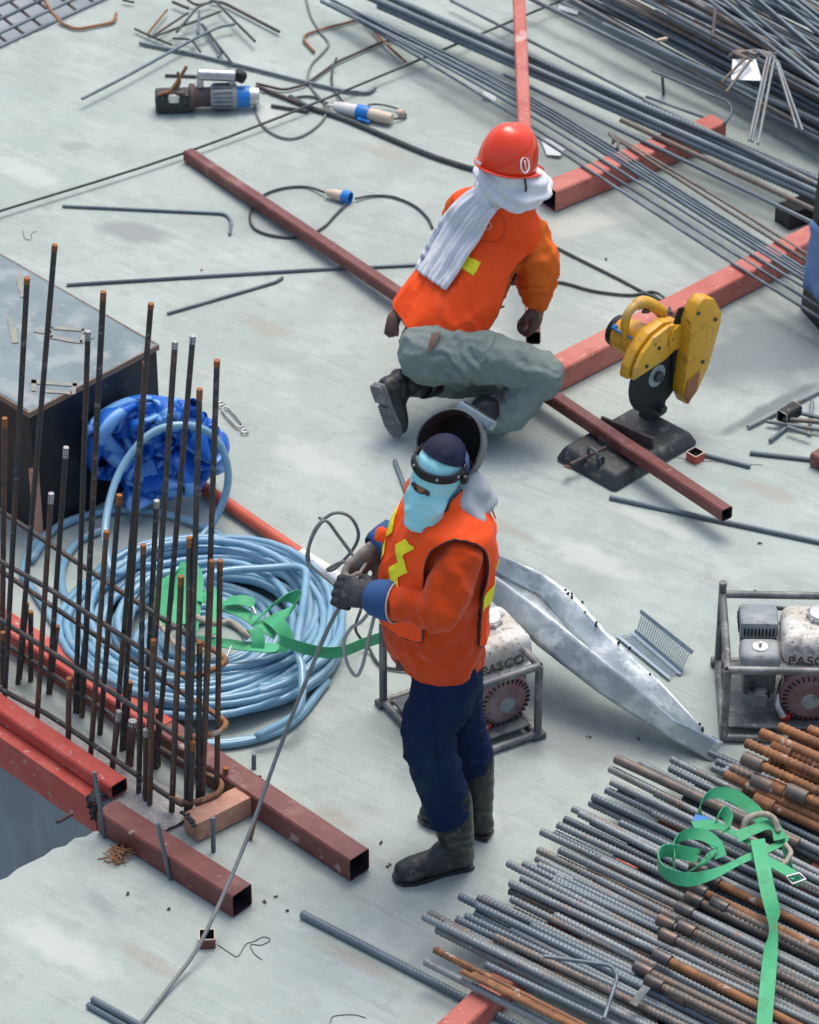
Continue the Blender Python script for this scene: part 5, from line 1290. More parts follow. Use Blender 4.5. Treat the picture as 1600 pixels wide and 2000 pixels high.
sq = [at(1372, 1644, hz + .066), at(1402, 1656, hz + .062), at(1392, 1680, hz + .058), at(1362, 1668, hz + .060)]
MB().tube(sq, .0012, 5, closed=True).build('stitching', m_thread, h1_)
for a, b_ in ((0, 2), (1, 3)): MB().tube([sq[a], sq[b_]], .0012, 5).build('stitching', m_thread, h1_)
h2_ = thing('safety_harness', at(480, 1230, .1), 'green webbing harness with rope lying inside the blue hose coil', 'harness')
gz = .17
strap(h2_, [(318, 1225, gz, .9, .2, .2), (312, 1180, gz + .02, .9, .2, .3), (322, 1135, gz + .05, .9, .3, .3), (345, 1118, gz + .06, .8, .4, .4), (355, 1150, gz + .04, .8, .4, .3), (350, 1220, gz + .02, .9, .2, 0)], .06)
strap(h2_, [(348, 1110, gz + .05, .3, .8, .4), (372, 1108, gz + .06, .5, .8, .3), (385, 1135, gz + .04, .8, .4, .2), (380, 1180, gz + .02, .9, .2, 0), (372, 1235, gz, .9, .1, 0)], .05)
strap(h2_, [(390, 1165, gz + .03, .3, .9, 0), (430, 1180, gz + .04, .3, .9, 0), (470, 1195, gz + .05, .3, .9, .1), (500, 1215, gz + .04, .3, .9, 0), (540, 1240, gz + .02, .3, .9, 0)], .05)
strap(h2_, [(380, 1250, gz, .2, .9, 0), (430, 1255, gz + .02, .2, .9, 0), (480, 1262, gz + .03, .2, .9, 0), (540, 1265, gz + .02, .2, .9, 0), (560, 1250, gz + .02, .9, .3, 0)], .05)
strap(h2_, [(500, 1212, gz + .05, .5, .7, .3), (530, 1185, gz + .08, .6, .5, .5), (560, 1165, gz + .09, .7, .4, .5), (582, 1170, gz + .08, .5, .3, .8), (565, 1195, gz + .06, .4, .8, .4), (530, 1210, gz + .05, .3, .9, .2)], .055)
strap(h2_, [(525, 1205, gz + .05, .8, .5, .2), (550, 1225, gz + .06, .8, .3, .4), (560, 1255, gz + .03, .9, .2, .2), (545, 1275, gz + .01, .9, .2, 0)], .05)
strap(h2_, [(440, 1175, gz + .06, .4, .8, .2), (470, 1172, gz + .08, .3, .9, .2), (495, 1180, gz + .07, .2, .9, .2), (490, 1200, gz + .05, .2, .9, .1)], .045)
strap(h2_, [(485, 1240, gz + .05, .9, .2, .2), (497, 1228, gz + .07, .9, .2, .2), (505, 1250, gz + .05, .9, .2, .2), (502, 1272, gz + .02, .9, .1, 0)], .045)
strap(h2_, [(410, 1150, gz + .05, .8, .4, .2), (415, 1190, gz + .05, .9, .3, 0), (420, 1240, gz + .03, .9, .2, 0)], .045)
strap(h2_, [(548, 1250, gz + .05, .1, .5, .9), (580, 1262, gz + .04, .05, .4, .9), (630, 1274, gz + .03, .05, .3, .9), (670, 1272, gz + .02, .05, .3, .9), (712, 1256, gz, .05, .3, .9), (760, 1240, gz - .03, .05, .3, .9)], .04)
MB().tube(catmull([at(290, 1195, gz + .03), at(320, 1230, gz + .04), at(350, 1265, gz + .04), at(385, 1278, gz + .03), at(400, 1262, gz + .04)], 8), .009, 10).build('rope', m_rope, h2_, 180)
MB().tube(catmull([at(380, 1205, gz + .06), at(420, 1218, gz + .08), at(450, 1215, gz + .085), at(475, 1235, gz + .07), at(485, 1245, gz + .05)], 8), .011, 10).build('rope', m_rope, h2_, 180)
MB().tube([at(440, 1290, gz + .03), at(452, 1262, gz + .05)], .004, 8).build('hook', m_metal, h2_, 60)
MB().tube([at(493, 1185, gz + .09), at(500, 1200, gz + .08)], .005, 8).build('buckle', m_metal, h2_, 60)
q = [at(360, 1185, gz + .02), at(366, 1215, gz + .02), at(384, 1212, gz + .02), at(380, 1180, gz + .02)]
solid(mesh_obj('blue_label', q, [(0, 1, 2, 3)], m_blue, h2_), .002)
# ------------------------------------------------------------------ people
def garment(name, mb, voxel, material, parent, it=5, wr=None, smooth=180):
    vs_, fs_ = remesh(mb, voxel, it)
    if wr: vs_ = displace(vs_, fs_, wr)
    return mesh_obj(name, vs_, fs_, material, parent, smooth), vs_, fs_
def limb_folds(centres, amp=.006, freq=70., reach=.12, axis=None, soft=.004):
    """cloth gathers round joints: rings of folds fading with distance from each centre; centres: (point, axis)"""
    def fn(p, n):
        s_ = 0.0
        for c, ax, k in centres:
            d = (p - c).length
            if d < reach * 1.6:
                w = math.exp(-(d / reach) ** 2 * 1.6)
                ph_ = (p - c).dot(ax) * freq + 3.0 * fnoise(p, 9, 2)
                s_ += k * w * (math.sin(ph_) * .6 + .4 * math.sin(ph_ * 1.7 + 4 * fnoise(p, 14)))
        return amp * s_ + soft * (fnoise(p, 11, 5) + .9 * fnoise(p, 22, 1) - 1.2 * abs(fnoise(p, 15, 7)))
    return fn
def crease(p, ax, s, seed=0.0, stretch=.72):
    """sharp valley folds running along ax"""
    q = p - ax * (p.dot(ax) * stretch)
    w = V((fnoise(p, 5, seed + 1), fnoise(p, 5, seed + 4), fnoise(p, 5, seed + 9))) * .05
    return .5 - 1.6 * abs(noise.noise((q + w) * s + V((seed, seed * 2, -seed)))) ** .7
def fist(mb, w, d, n, s=1.0, grip=1.0):
    """gloved hand closing round something: palm, four unequal curled fingers, thumb from the side of the palm"""
    d, n = d.normalized(), n.normalized(); sd_ = d.cross(n).normalized(); n = sd_.cross(d)
    mb.blob([w - d * .01 * s, w + d * .04 * s, w + d * .085 * s], [(.031 * s, .022 * s), (.041 * s, .020 * s), (.043 * s, .018 * s)], 12, sd_)
    for i, ln in enumerate((.92, 1.0, .96, .80)):
        b = w + d * (.088 * s) + sd_ * ((i - 1.5) * .0225 * s)
        p1 = b + d * (.034 * s * ln) + n * (.012 * s); p2 = p1 + n * (.034 * s * ln) - d * (.008 * s); p3 = p2 - d * (.026 * s * ln) + n * (.006 * s)
        mb.blob([b - d * .012 * s, p1, p2, p3], [.0125 * s, .0118 * s, .0108 * s, .0095 * s], 10)
    tb = w + d * (.028 * s) - sd_ * (.036 * s) + n * (.006 * s)
    mb.blob([tb, tb + d * (.032 * s) - sd_ * (.016 * s) + n * (.020 * s), tb + d * (.055 * s) + n * (.042 * s) + sd_ * (.004 * s)], [.0155 * s, .0135 * s, .0105 * s], 10)
def cuff_ring(p0, p1, r0, r1, name, m_, parent, t=.004, seg=24, ref=None):
    o = MB().tube([p0, p0.lerp(p1, .5), p1], [r0, (r0 + r1) / 2, r1], seg, caps=False).build(name, m_, parent, 180); solid(o, t, 0); return o
def boot(parent, top, ankle, heel, toe, r_top=.064, name='rubber_boot', wr=True):
    """wellington: shaft, foot, sole with heel; heel and toe lie on the ground line of the sole"""
    fwd = (toe - heel).normalized(); upv = (ankle - heel); upv = (upv - fwd * upv.dot(fwd)).normalized(); side = fwd.cross(upv)
    L = (toe - heel).length
    mb = MB()
    mb.blob([top, top.lerp(ankle, .5), ankle + upv * .02], [(r_top, r_top * .95), (r_top * .93, r_top * .88), (.056, .050)], 16, fwd)
    h0 = heel + fwd * .035 + upv * .045
    mb.blob([ankle, h0], [.052, (.040, .042)], 14, side)
    mb.blob([heel + fwd * .05 + upv * .045, heel + fwd * L * .5 + upv * .048, heel + fwd * L * .75 + upv * .040, toe - fwd * .035 + upv * .035], [(.036, .043), (.041, .046), (.047, .036), (.042, .029)], 16, side)
    mb.blob([ankle + fwd * .02, heel + fwd * L * .5 + upv * .06], [.045, (.036, .034)], 14, side)
    o, v_, f_ = garment(name, mb, .0075, m_rubber, parent, 3, (lambda p, n: .0022 * math.sin((p - ankle).dot(upv) * 120 + 5 * fnoise(p, 12)) * math.exp(-((p - ankle).length / .1) ** 2) + .001 * fnoise(p, 30)))
    # sole outline
    prof = [(.0, .028), (.02, .034), (.07, .033), (.11, .034), (.16, .043), (L - .06, .046), (L - .025, .037), (L - .004, .017)]
    poly = [(x, y) for x, y in prof] + [(x, -y) for x, y in reversed(prof)]
    MB().prism(poly, heel + upv * .011, fwd, side, upv, .016, .003).build('sole', m_sole if not wr else m_rubber, o, 40)
    MB().prism([(x, y * .98) for x, y in ((0.001, .027), (.02, .033), (.075, .032))] + [(x, -y) for x, y in ((.075, .032), (.02, .033), (.001, .027))], heel - upv * .004, fwd, side, upv, .014, .002).build('heel_block', m_sole, o, 40)
    for k in range(9):
        x = .10 + k * (L - .13) / 9; wdt = .07 if x < L - .05 else .05
        MB().box(heel + fwd * x + upv * .0, (.010, wdt, .008), Matrix((fwd, side, upv)).transposed(), .001).build('tread', m_sole, o)
    rim = top - (ankle - top).normalized() * .002
    return o

# ================================================================== standing worker
MY = -1.88
man = thing('person', V((.11, MY, 0)), 'standing worker in orange-red vest, jeans and cyan face mask with a raised welding helmet', 'person')
fF = V((-.97, -.22, 0)).normalized(); fL = V((.22, -.97, 0)).normalized()       # forward and left (towards the camera)
def B_(f, l, z, c=V((.10, MY, 0))): return c + fF * f + fL * l + V((0, 0, z))
hipL, hipR = B_(.0, .085, .78), B_(-.02, -.08, .78)
ankL, ankR = V((.150, -1.985, .10)), V((.215, -1.80, .10))
knL, knR = up_at(838, 1440, -1.995), V((.155, -1.79, .46))
shL, shR = B_(-.02, .165, 1.268), B_(-.01, -.165, 1.268)
elL, wrL, haL = up_at(858, 1190, -2.10), up_at(752, 1172, -1.99), up_at(700, 1160, -1.95)
elR, wrR, haR = V((.06, -1.665, 1.07)), up_at(752, 1052, -1.76), up_at(702, 1104, -1.80)
headC = V((.082, -1.915, 1.482)); hf = V((-.56, -.82, .10)).normalized(); hr = hf.cross(V((0, 0, 1))).normalized(); hu = hr.cross(hf).normalized()
roll = Matrix.Rotation(R(-13), 3, hf); hr = roll @ hr; hu = roll @ hu
# body: one continuous figure under the clothes
mb = MB()
mb.blob([B_(0, 0, .80), B_(.01, 0, 1.0), B_(-.01, 0, 1.2), B_(-.02, 0, 1.32)], [(.105, .145), (.11, .14), (.105, .155), (.07, .13)], 16, fF)
mb.blob([B_(-.02, 0, 1.30), headC - hu * .05], [.055, .055], 12)
mb.blob([headC - hu * .045 + hf * .005, headC + hu * .03], [(.060, .054), (.074, .06)], 18, hf)
for a, b_, c, d in ((shL, elL, wrL, haL), (shR, elR, wrR, haR)): mb.blob([a, b_, c], [.05, .04, .025], 12); mb.blob([c, c.lerp(d, .6)], [.022, .018], 10)
for a, b_, c in ((hipL, knL, ankL), (hipR, knR, ankR)): mb.blob([a, b_, c], [.08, .055, .042], 12)
for a, b_ in ((ankL, V((-.02, -2.03, .05))), (ankR, V((.05, -1.735, .05)))): mb.blob([a - V((0, 0, .03)), a.lerp(b_, .6)], [.026, .02], 10)
garment('body', mb, .012, m_skin, man, 4)
# jeans
mb = MB()
mb.blob([B_(-.005, 0, .92), B_(-.005, 0, .80)], [(.125, .155), (.132, .160)], 18, fF)
mb.blob([hipL + V((0, 0, -.02)), hipL.lerp(knL, .5), knL, V((.118, -1.992, .26))], [(.112, .088), (.106, .095), (.088, .082), (.078, .076)], 16, fF)
mb.blob([hipR + V((0, 0, -.02)), hipR.lerp(knR, .5), knR, V((.195, -1.80, .30))], [(.112, .088), (.104, .092), (.086, .08), (.074, .072)], 16, fF)
jf = limb_folds([(knL, V((.2, 0, 1)).normalized(), 1.0), (V((.12, -1.992, .29)), V((0, 0, 1)), 1.3), (hipL + V((-.03, -.05, -.05)), V((.6, 0, .8)), .7), (knR, V((0, 0, 1)), 1.0), (V((.19, -1.80, .33)), V((0, 0, 1)), 1.2)], .0065, 150, .10, soft=.006)
jo, jv, jfc = garment('jeans', mb, .007, m_jeans, man, 4, lambda p, n: jf(p, n) + .006 * crease(p, V((.75, .1, .65)).normalized(), 11, 3) + .003 * crease(p, V((.9, 0, -.4)).normalized(), 22, 8))
js = Skin(jv, jfc)
sm_ = [js.hit(x, y, .001) for x, y in ((838, 1318), (842, 1360), (848, 1400), (852, 1450), (857, 1500), (864, 1545))]
sm_ = [p for p in sm_ if p is not None]
if len(sm_) > 3: MB().tube(catmull(sm_, 8), .0022, 6).build('side_seam', m_jeans, jo, 180)
# boots
boot(man, V((.128, -1.985, .285)), ankL, at(922, 1688), at(766, 1722), .070)
boot(man, V((.205, -1.80, .30)), ankR, V((.262, -1.828, 0)), V((.028, -1.722, 0)), .066)
# sweatshirt
mb = MB()
mb.blob([B_(.005, 0, .80), B_(.02, 0, .87), B_(.03, 0, .97), B_(.015, 0, 1.10), B_(-.005, 0, 1.22), B_(-.02, 0, 1.32), B_(-.025, 0, 1.37)],
        [(.140, .168), (.154, .178), (.155, .180), (.145, .178), (.130, .176), (.10, .15), (.06, .085)], 22, fF)
mb.blob([shL + V((0, 0, .0)), shL.lerp(elL, .5), elL, elL.lerp(wrL, .55), wrL - (wrL - elL).normalized() * .0], [.062, .065, .064, .055, .047], 16)
mb.blob([shR, shR.lerp(elR, .5), elR, elR.lerp(wrR, .55), wrR], [.086, .076, .070, .058, .048], 16)
eax = (wrL - elL).normalized()
sf = limb_folds([(elL + V((0, .05, 0)), (eax + V((0, 0, .8))).normalized(), 1.0), (elL.lerp(wrL, .8), eax, .6), (shL - V((0, 0, .12)), V((.3, 0, 1)).normalized(), .6), (B_(.05, .12, .88), V((.5, 0, .9)).normalized(), .8), (B_(-.08, .1, .90), V((-.4, 0, .9)).normalized(), .6), (B_(.1, .0, .86), V((0, 0, 1)), .7)], .0055, 135, .09, soft=.005)
sv, sfc = remesh(mb, .007, 5)
sv = displace(sv, sfc, lambda p, n: sf(p, n) + .012 * crease(p, V((.55, 0, .83)), 8, 2) + .006 * crease(p, V((-.5, .2, .84)).normalized(), 17, 6))
sv, sfc, slp = clip(sv, sfc, lambda p: (p.z - .800 - .010 * math.sin((p.x - p.y) * 14)) * 50)
so = mesh_obj('sweatshirt', sv, sfc, m_sweat, man, 180); solid(so, .005, 0)
for l in slp:
    l = relax(l, 3)
    if len(l) > 20: MB().tube(l[::2] + [l[0]], .0042, 6).build('hem', m_sweat, so, 180)
# vest: torso sheet, open at the sides
mb = MB()
mb.blob([B_(.02, 0, .86), B_(.03, 0, .97), B_(.015, 0, 1.10), B_(-.005, 0, 1.22), B_(-.02, 0, 1.32), B_(-.025, 0, 1.385)],
        [(.168, .188), (.170, .192), (.163, .200), (.150, .210), (.122, .205), (.07, .105)], 26, fF)
vv, vf = remesh(mb, .007, 4)
vv = displace(vv, vf, lambda p, n: .004 + .005 * fnoise(p, 8, 3) + .011 * crease(p, V((.35, -.2, .9)).normalized(), 8, 1) + .005 * crease(p, V((.8, 0, .6)), 16, 5))
cB = B_(0, 0, 0)
def vcoord(p):
    q = p - cB; f_, l_ = q.dot(fF) - .01, q.dot(fL)
    return abs(math.degrees(math.atan2(l_, f_))), l_, f_
def vest_fn(p):
    th, l_, f_ = vcoord(p)
    side = abs(th - 92) - (30 if p.z < 1.22 else 30 * math.sqrt(max(0, 1 - ((p.z - 1.22) / .125) ** 2)) if p.z < 1.345 else -20 * (p.z - 1.345) / .05)
    low = (p.z - (.90 + (.0 if th > 92 else .075))) * 400
    nk = (((p - B_(.03, 0, 1.40)).length) - .10) * 400
    return min(side, low, nk)
v2, f2, lp = clip(vv, vf, vest_fn)
vo = mesh_obj('vest', v2, f2, m_vest, man, 180); solid(vo, .003, 1)
mb = MB()
for l in lp:
    l = relax(l, 4)
    if len(l) > 8: mb.tube(l[::2] + [l[-1]], .0036, 6)
mb.build('piping', m_pipe, vo, 180)
def patch(region, skin_v, skin_f, name, m_, parent, off=.006):
    a, b_, _ = clip(skin_v, skin_f, region)
    a = displace(a, b_, lambda p, n: off)
    o = mesh_obj(name, a, b_, m_, parent, 180); solid(o, .0015, 1); return o
# yellow tape: stepped on the chest, slanting band on the back
def chest_tape(side_):
    def fn(p):
        q = p - cB; l_ = q.dot(fL) * side_; f_ = q.dot(fF)
        if f_ < 0: return -1
        z = p.z; w = .026 + .010 * math.sin((z - 1.02) * 55)
        return min(.026 - abs(l_ - .075 - .016 * (abs(((z - 1.12) / .08) % 1.0 - .5) * 4 - 1)), z - 1.12, 1.285 - z) * 50
    return fn
patch(chest_tape(1), v2, f2, 'chest_tape', m_hiy, vo); patch(chest_tape(-1), v2, f2, 'chest_tape', m_hiy, vo)
def back_tape(p):
    q = p - cB; l_ = q.dot(fL); f_ = q.dot(fF)
    if f_ > -.02: return -1
    return (.028 - abs(p.z - (1.10 + (abs(l_) - .10) * -.55))) * 50
patch(back_tape, v2, f2, 'back_tape', m_hiy, vo)
# gloves
def glove(w, h, eln, n, cuffm, palm, name, parent):
    d = (h - w).normalized(); mb = MB(); fist(mb, w + d * .035, d, n, 1.12)
    o, _, _ = garment(name, mb, .0052, palm, parent, 2, lambda p, nn: .0018 * fnoise(p, 45))
    back = (w - eln).normalized()
    c0, c1 = w - back * .045, w + d * .052
    cuff = MB().tube([c0, c0.lerp(c1, .4), c0.lerp(c1, .8), c1], [.064, .061, .054, .044], 26, caps=False).build('cuff', cuffm, o, 180); solid(cuff, .004, 0)
    MB().tube([c0 + (p - c0) for p in [c0 + x for x in ring_pts(c0, c1, .0645)]], .0028, 6, closed=True).build('cuff_binding', m_beige, o, 180)
    return o
def ring_pts(a, b_, r, n=26):
    t = (b_ - a).normalized(); u = t.orthogonal().normalized(); w = t.cross(u)
    return [u * (r * math.cos(k * 2 * math.pi / n)) + w * (r * math.sin(k * 2 * math.pi / n)) for k in range(n)]
glove(wrL, haL, elL, V((-.2, .75, -.75)), m_cuff, m_leather, 'glove', man)
glove(wrR, haR, elR, V((-.3, -.8, -.6)), m_cuff, m_gleather, 'glove', man)
# face mask (balaclava)
HS = .84; head_parts = []
mb = MB()
mb.blob([headC - hu * .070 + hf * .012, headC - hu * .01 + hf * .002, headC + hu * .045], [(.086, .076), (.103, .084), (.100, .080)], 22, hf)
mb.blob([headC - hu * .05 + hf * .085, headC - hu * .065 + hf * .092], [.016, .02], 10)        # nose under the cloth
mb.blob([headC - hu * .085 + hf * .04, headC + (up_at(830, 992, -1.965) - headC) / HS, headC + (up_at(810, 1020, -1.985) - headC) / HS], [(.068, .078), (.066, .082), (.03, .05)], 16, hf)
mb.blob([headC - hu * .08 - hf * .02, headC + (B_(-.01, 0, 1.345) - headC) / HS], [.07, .10], 16)
mv, mf = remesh(mb, .0075, 4)
mv = displace(mv, mf, lambda p, n: (.011 if (p - headC).dot(hu) < -.055 else .003) * crease(p, (hr * .9 - hu * .45).normalized(), 20, 3) + .002 * fnoise(p, 18))
eye_c = headC + hf * .09 - hu * .028 + hr * .004
def mask_fn(p):
    q = p - eye_c
    if q.dot(hf) < -.05: return 1
    x, y = q.dot(hr), q.dot(hu) + .12 * q.dot(hr)
    return (x / .038) ** 2 + (y / .0150) ** 2 - 1
m2, mf2, mlp = clip(mv, mf, mask_fn)
mo_ = mesh_obj('face_mask', m2, mf2, m_cyan, man, 180); head_parts.append(mo_); solid(mo_, .003, -1)
for l in mlp: MB().tube(relax(l, 3), .0012, 6).build('eye_hem', m_pipe, mo_, 180)
# the face behind the slit
mb = MB(); mb.blob([headC - hu * .03 + hf * .012, headC + hu * .03 + hf * .012], [(.082, .070), (.086, .072)], 18, hf)
mb.blob([headC + hf * .088 - hu * .055, headC + hf * .086 - hu * .02], [.014, .008], 10)
fo, fv2, ff2 = garment('face', mb, .006, m_skin, man, 2)
for k in (-1, 1):
    MB().lathe([(.0005, -.004), (.009, -.003), (.011, 0), (.009, .003), (.0005, .004)], headC + hf * .0945 + hr * (.030 * k) - hu * .027, hf, 12).build('eye', m_eye, fo, 180)
# cap showing at the crown, its pale rim
mb = MB(); mb.blob([headC + hu * .045, headC + hu * .075 - hf * .01], [(.105, .088), (.088, .075)], 22, hf)
cv, cf = remesh(mb, .008, 4)
cf_fn = lambda p: ((p - headC).dot(hu) - .080 - .30 * (p - headC).dot(hf) + .05 * abs((p - headC).dot(hr))) * 30
c2, cf2, clp = clip(cv, cf, cf_fn)
c2 = displace(c2, cf2, lambda p, n: .004 + .002 * math.sin((p - headC).dot(hr) * 130) * (1 if (p - headC).dot(hf) > .03 else .2))
co = mesh_obj('cap', c2, cf2, m_navy, man, 180); solid(co, .002, -1)
# helmet headband: black strap round the forehead
band = []; bside = []
for k in range(25):
    a = R(-112 + k * 224 / 24); dirv = hf * math.cos(a) + hr * math.sin(a)
    band.append(headC + dirv * (.110 if abs(math.degrees(a)) < 70 else .106) * (1.0 - .13 * abs(math.sin(a))) + hu * (.044 + .012 * (1 - math.cos(a)))); bside.append(hu + dirv * -.25)
hb = MB().ribbon(band, bside, .032, .004).build('headband', m_black, man, 180)
for k in (4, 9, 15, 20): MB().lathe([(.005, 0), (.005, .004), (.001, .005)], band[k] + (band[k] - headC).normalized() * .003, band[k] - headC, 10).build('rivet', m_metal, hb, 40)
bl = []; bs2 = []
for k in range(17):
    a = R(-95 + k * 190 / 16); dv = hr * math.sin(a) + hu * math.cos(a)
    bl.append(headC - hf * .045 + hu * .025 + dv * (.098 if abs(a) < 1 else .094)); bs2.append(hf + dv * .1)
MB().ribbon(bl, bs2, .026, .003).build('crown_strap', m_skyb, man, 180)
for o in list(man.children):
    if o.name.split('.')[0] in ('face_mask', 'face', 'cap', 'headband', 'crown_strap'): head_parts += [q for q in [o] + list(o.children) if q not in head_parts]
hc0 = headC - origin_of(man)
for o in head_parts:
    for v in o.data.vertices: v.co = hc0 + (v.co - hc0) * HS
# welding helmet flipped up behind the crown
wn_ = (hf * .72 + hu * .52 - hr * .10).normalized()                      # where the chin edge points
wr_ = (hr - wn_ * hr.dot(wn_)).normalized(); wu = wr_.cross(wn_).normalized()
wc = headC + hu * .072 - hf * .045 + V((-.01, 0, 0))
vs_ = []; fs_ = []; nu, nv = 30, 16
for i in range(nv + 1):
    s_ = i / nv                                                       # 0 chin edge .. 1 closed back
    for j in range(nu + 1):
        a = R(-128 + 256 * j / nu); k = 1 - .55 * max(0, (s_ - .55) / .45) ** 2
        x, y = .098 * math.sin(a), (.118 if math.cos(a) > 0 else .088) * math.cos(a)
        side_cut = max(0, (abs(math.degrees(a)) - 80) / 48)
        dpt = .025 + (-.165 * s_) - .035 * side_cut * (1 - s_)
        vs_.append(wc + wr_ * (x * (1 - .10 * s_) * (k * .5 + .5)) + wu * (y * k) + wn_ * dpt)
for i in range(nv):
    for j in range(nu):
        a = i * (nu + 1) + j; fs_.append((a, a + 1, a + nu + 2, a + nu + 1))
bk_ = len(vs_); vs_.append(wc + wn_ * -.148 + wu * .02)
for j in range(nu): fs_.append((nv * (nu + 1) + j, nv * (nu + 1) + j + 1, bk_))
wm_in = m_weldin
wh = MB().add(vs_, fs_).build('welding_helmet', m_weld, man, 180)
wh.data.materials.append(m_weldin)
sm2 = solid(wh, .005, 0).modifiers['thickness']
# lining just inside the shell
ns_ = []
cen = wc - wn_ * .06
for p in vs_: ns_.append(p + (cen - p).normalized() * .007)
MB().add(ns_, fs_).build('helmet_lining', m_weldin, wh, 180)
lc = wc + wu * .122 - wn_ * .090
MB().box(lc, (.115, .085, .030), Matrix((wr_, wn_, wu)).transposed(), .005, 2).build('lens_frame', m_grey, wh, 40)
MB().box(lc + wu * .017, (.10, .05, .004), Matrix((wr_, wn_, wu)).transposed(), .001).build('lens', m_black, wh, 40)
for k in (-1, 1): MB().lathe([(.016, 0), (.016, .012), (.010, .016), (.001, .016)], headC + hr * (.079 * k) + hu * .025 - hf * .012, hr * k, 14).build('pivot_knob', m_black, wh, 40)
# grey hooded collar with hanging corner, red strap
mb = MB()
mb.blob([headC - hu * .04 - hf * .055, B_(-.065, .03, 1.395), B_(-.09, .05, 1.345)], [(.035, .05), (.05, .075), (.03, .07)], 16, fL)
mb.blob([B_(-.03, .08, 1.39), B_(-.06, .105, 1.34), B_(-.05, .135, 1.315)], [(.045, .028), (.045, .024), (.012, .014)], 14, fF)
mb.blob([B_(-.04, .03, 1.39), B_(-.08, -.05, 1.38)], [.055, .05], 12)
garment('hood', mb, .0085, m_greyc, man, 3, lambda p, n: .006 * math.sin((p - headC).dot(V((.6, -.3, .75))) * 85 + 5 * fnoise(p, 9)) + .003 * fnoise(p, 25))
MB().ribbon(catmull([up_at(922, 905, -1.87), up_at(935, 930, -1.87), up_at(950, 965, -1.87), up_at(966, 1008, -1.88)], 6), [fL] * 19, .028, .004).build('neck_strap', m_strap, man, 60)
# pocket flap at the belt
MB().box(up_at(790, 1298, -1.98), (.05, .02, .035), (0, .2, .2), .006).build('belt_pouch', m_bleather, man, 50)

# cables in his hands
gp = haL + V((-.012, -.012, 0))
tag(bent(catmull([haR + V((.02, -.02, .02)), haR.lerp(gp, .5) + V((-.01, -.02, .0)), gp, at(655, 1200, .96), at(600, 1325, .72), at(545, 1465, .46), at(478, 1650, .22), at(395, 1835, .07), at(335, 1922, .02), at(275, 2000, .008), at(225, 2070, .008)], 8), .0065, m_gcable, 'welding_cable'), 'thin grey cable from the standing worker\'s gloves down to the front of the slab', 'cable')
lp_ = [(706, 1108, -1.80), (660, 1062, -1.74), (637, 1015, -1.7), (668, 1003, -1.7), (697, 1030, -1.72), (695, 1070, -1.74), (670, 1100, -1.76), (640, 1118, -1.78)]
hang = [up_at(*p) for p in lp_] + [at(655, 1122, .62), at(690, 1105, .8)]
tag(bent(catmull([haR + V((0, 0, .02)), up_at(690, 1085, -1.74), up_at(660, 1045, -1.72), up_at(635, 1017, -1.72), up_at(612, 1045, -1.73), up_at(600, 1085, -1.74), up_at(608, 1105, -1.75), up_at(650, 1140, -1.8), up_at(672, 1165, -1.86), gp], 8), .0055, m_gcable, 'welding_cable'), 'grey cable loop dropping left of the worker\'s far glove', 'cable')
tag(bent(catmull([haR + V((-.02, 0, .0)), up_at(668, 1098, -1.73), up_at(640, 1112, -1.72), up_at(655, 1110, -1.71), up_at(690, 1072, -1.70), up_at(700, 1040, -1.70), up_at(682, 1008, -1.70), up_at(650, 1003, -1.70), up_at(618, 1030, -1.71), up_at(603, 1070, -1.72), up_at(604, 1105, -1.72)], 8), .0055, m_gcable, 'welding_cable'), 'grey cable loop standing above the hose coil', 'cable')
tag(bent(catmull([wrL + V((0, .06, -.06)), up_at(735, 1195, -1.9), up_at(722, 1240, -1.9), up_at(708, 1300, -1.9), up_at(695, 1320, -1.9), up_at(678, 1295, -1.9), up_at(672, 1255, -1.9), up_at(685, 1228, -1.9), up_at(705, 1215, -1.9), up_at(722, 1195, -1.9), wrL + V((-.02, .05, -.05))], 8), .0058, m_lcable, 'cable_loop'), 'pale cable loop hanging below the near glove', 'cable')
tag(bent(catmull([at(705, 1190, .3), at(695, 1230, .1), at(720, 1265, .02), at(745, 1300, .01), at(800, 1310, .01)], 8), .0055, m_cable, 'power_cable'), 'dark cable trailing behind the worker to the left generator', 'cable')

# ================================================================== kneeling worker
kn = thing('person', at(900, 800), 'kneeling worker seen from behind in red hard hat, orange vest and white neck towel', 'person')
kf = V((.5, .866, 0)); kr = V((.866, -.5, 0)); UZ = V((0, 0, 1))
pel = at(852, 668, .36); mid_ = at(905, 545, .56); che = at(948, 452, .72); nek = at(975, 408, .83)
sp_ = (nek - pel).normalized()
depth = kf * .06 - UZ * .02
pel, mid_, che, nek = pel + depth, mid_ + depth * 1.2, che + depth * 1.2, nek + depth * .6
sL, sR = che + sp_ * .035 - kr * .135, che + sp_ * .02 + kr * .135
eR, wR, hR = at(1048, 550, .50), at(1050, 588, .42), at(1048, 612, .37)
eL, wL, hL = V((.20, 1.12, .58)), V((.36, 1.14, .42)), V((.42, 1.12, .36))
hpR, kR, aR = at(905, 700, .33), at(1058, 730, .30), at(942, 818, .09)
hpL, kL, aL = at(835, 690, .33), V((.34, .78, .085)), at(792, 748, .17)
kh = at(989, 322, .995); khu = (UZ * .93 + kf * .22 + kr * .1).normalized(); khf = (kf * .86 + kr * .35 - UZ * .25); khf = (khf - khu * khf.dot(khu)).normalized(); khr = khf.cross(khu)
mb = MB()
mb.blob([pel, mid_, che, nek], [(.13, .10), (.125, .095), (.14, .095), (.07, .06)], 16, kr)
mb.blob([nek, kh - khu * .06], [.052, .052], 12); mb.blob([kh - khu * .07 + khf * .01, kh + khu * .03], [(.085, .068), (.09, .072)], 16, khf)
mb.blob([kh - khu * .045 + khf * .085, kh - khu * .02 + khf * .088], [.014, .012], 8)
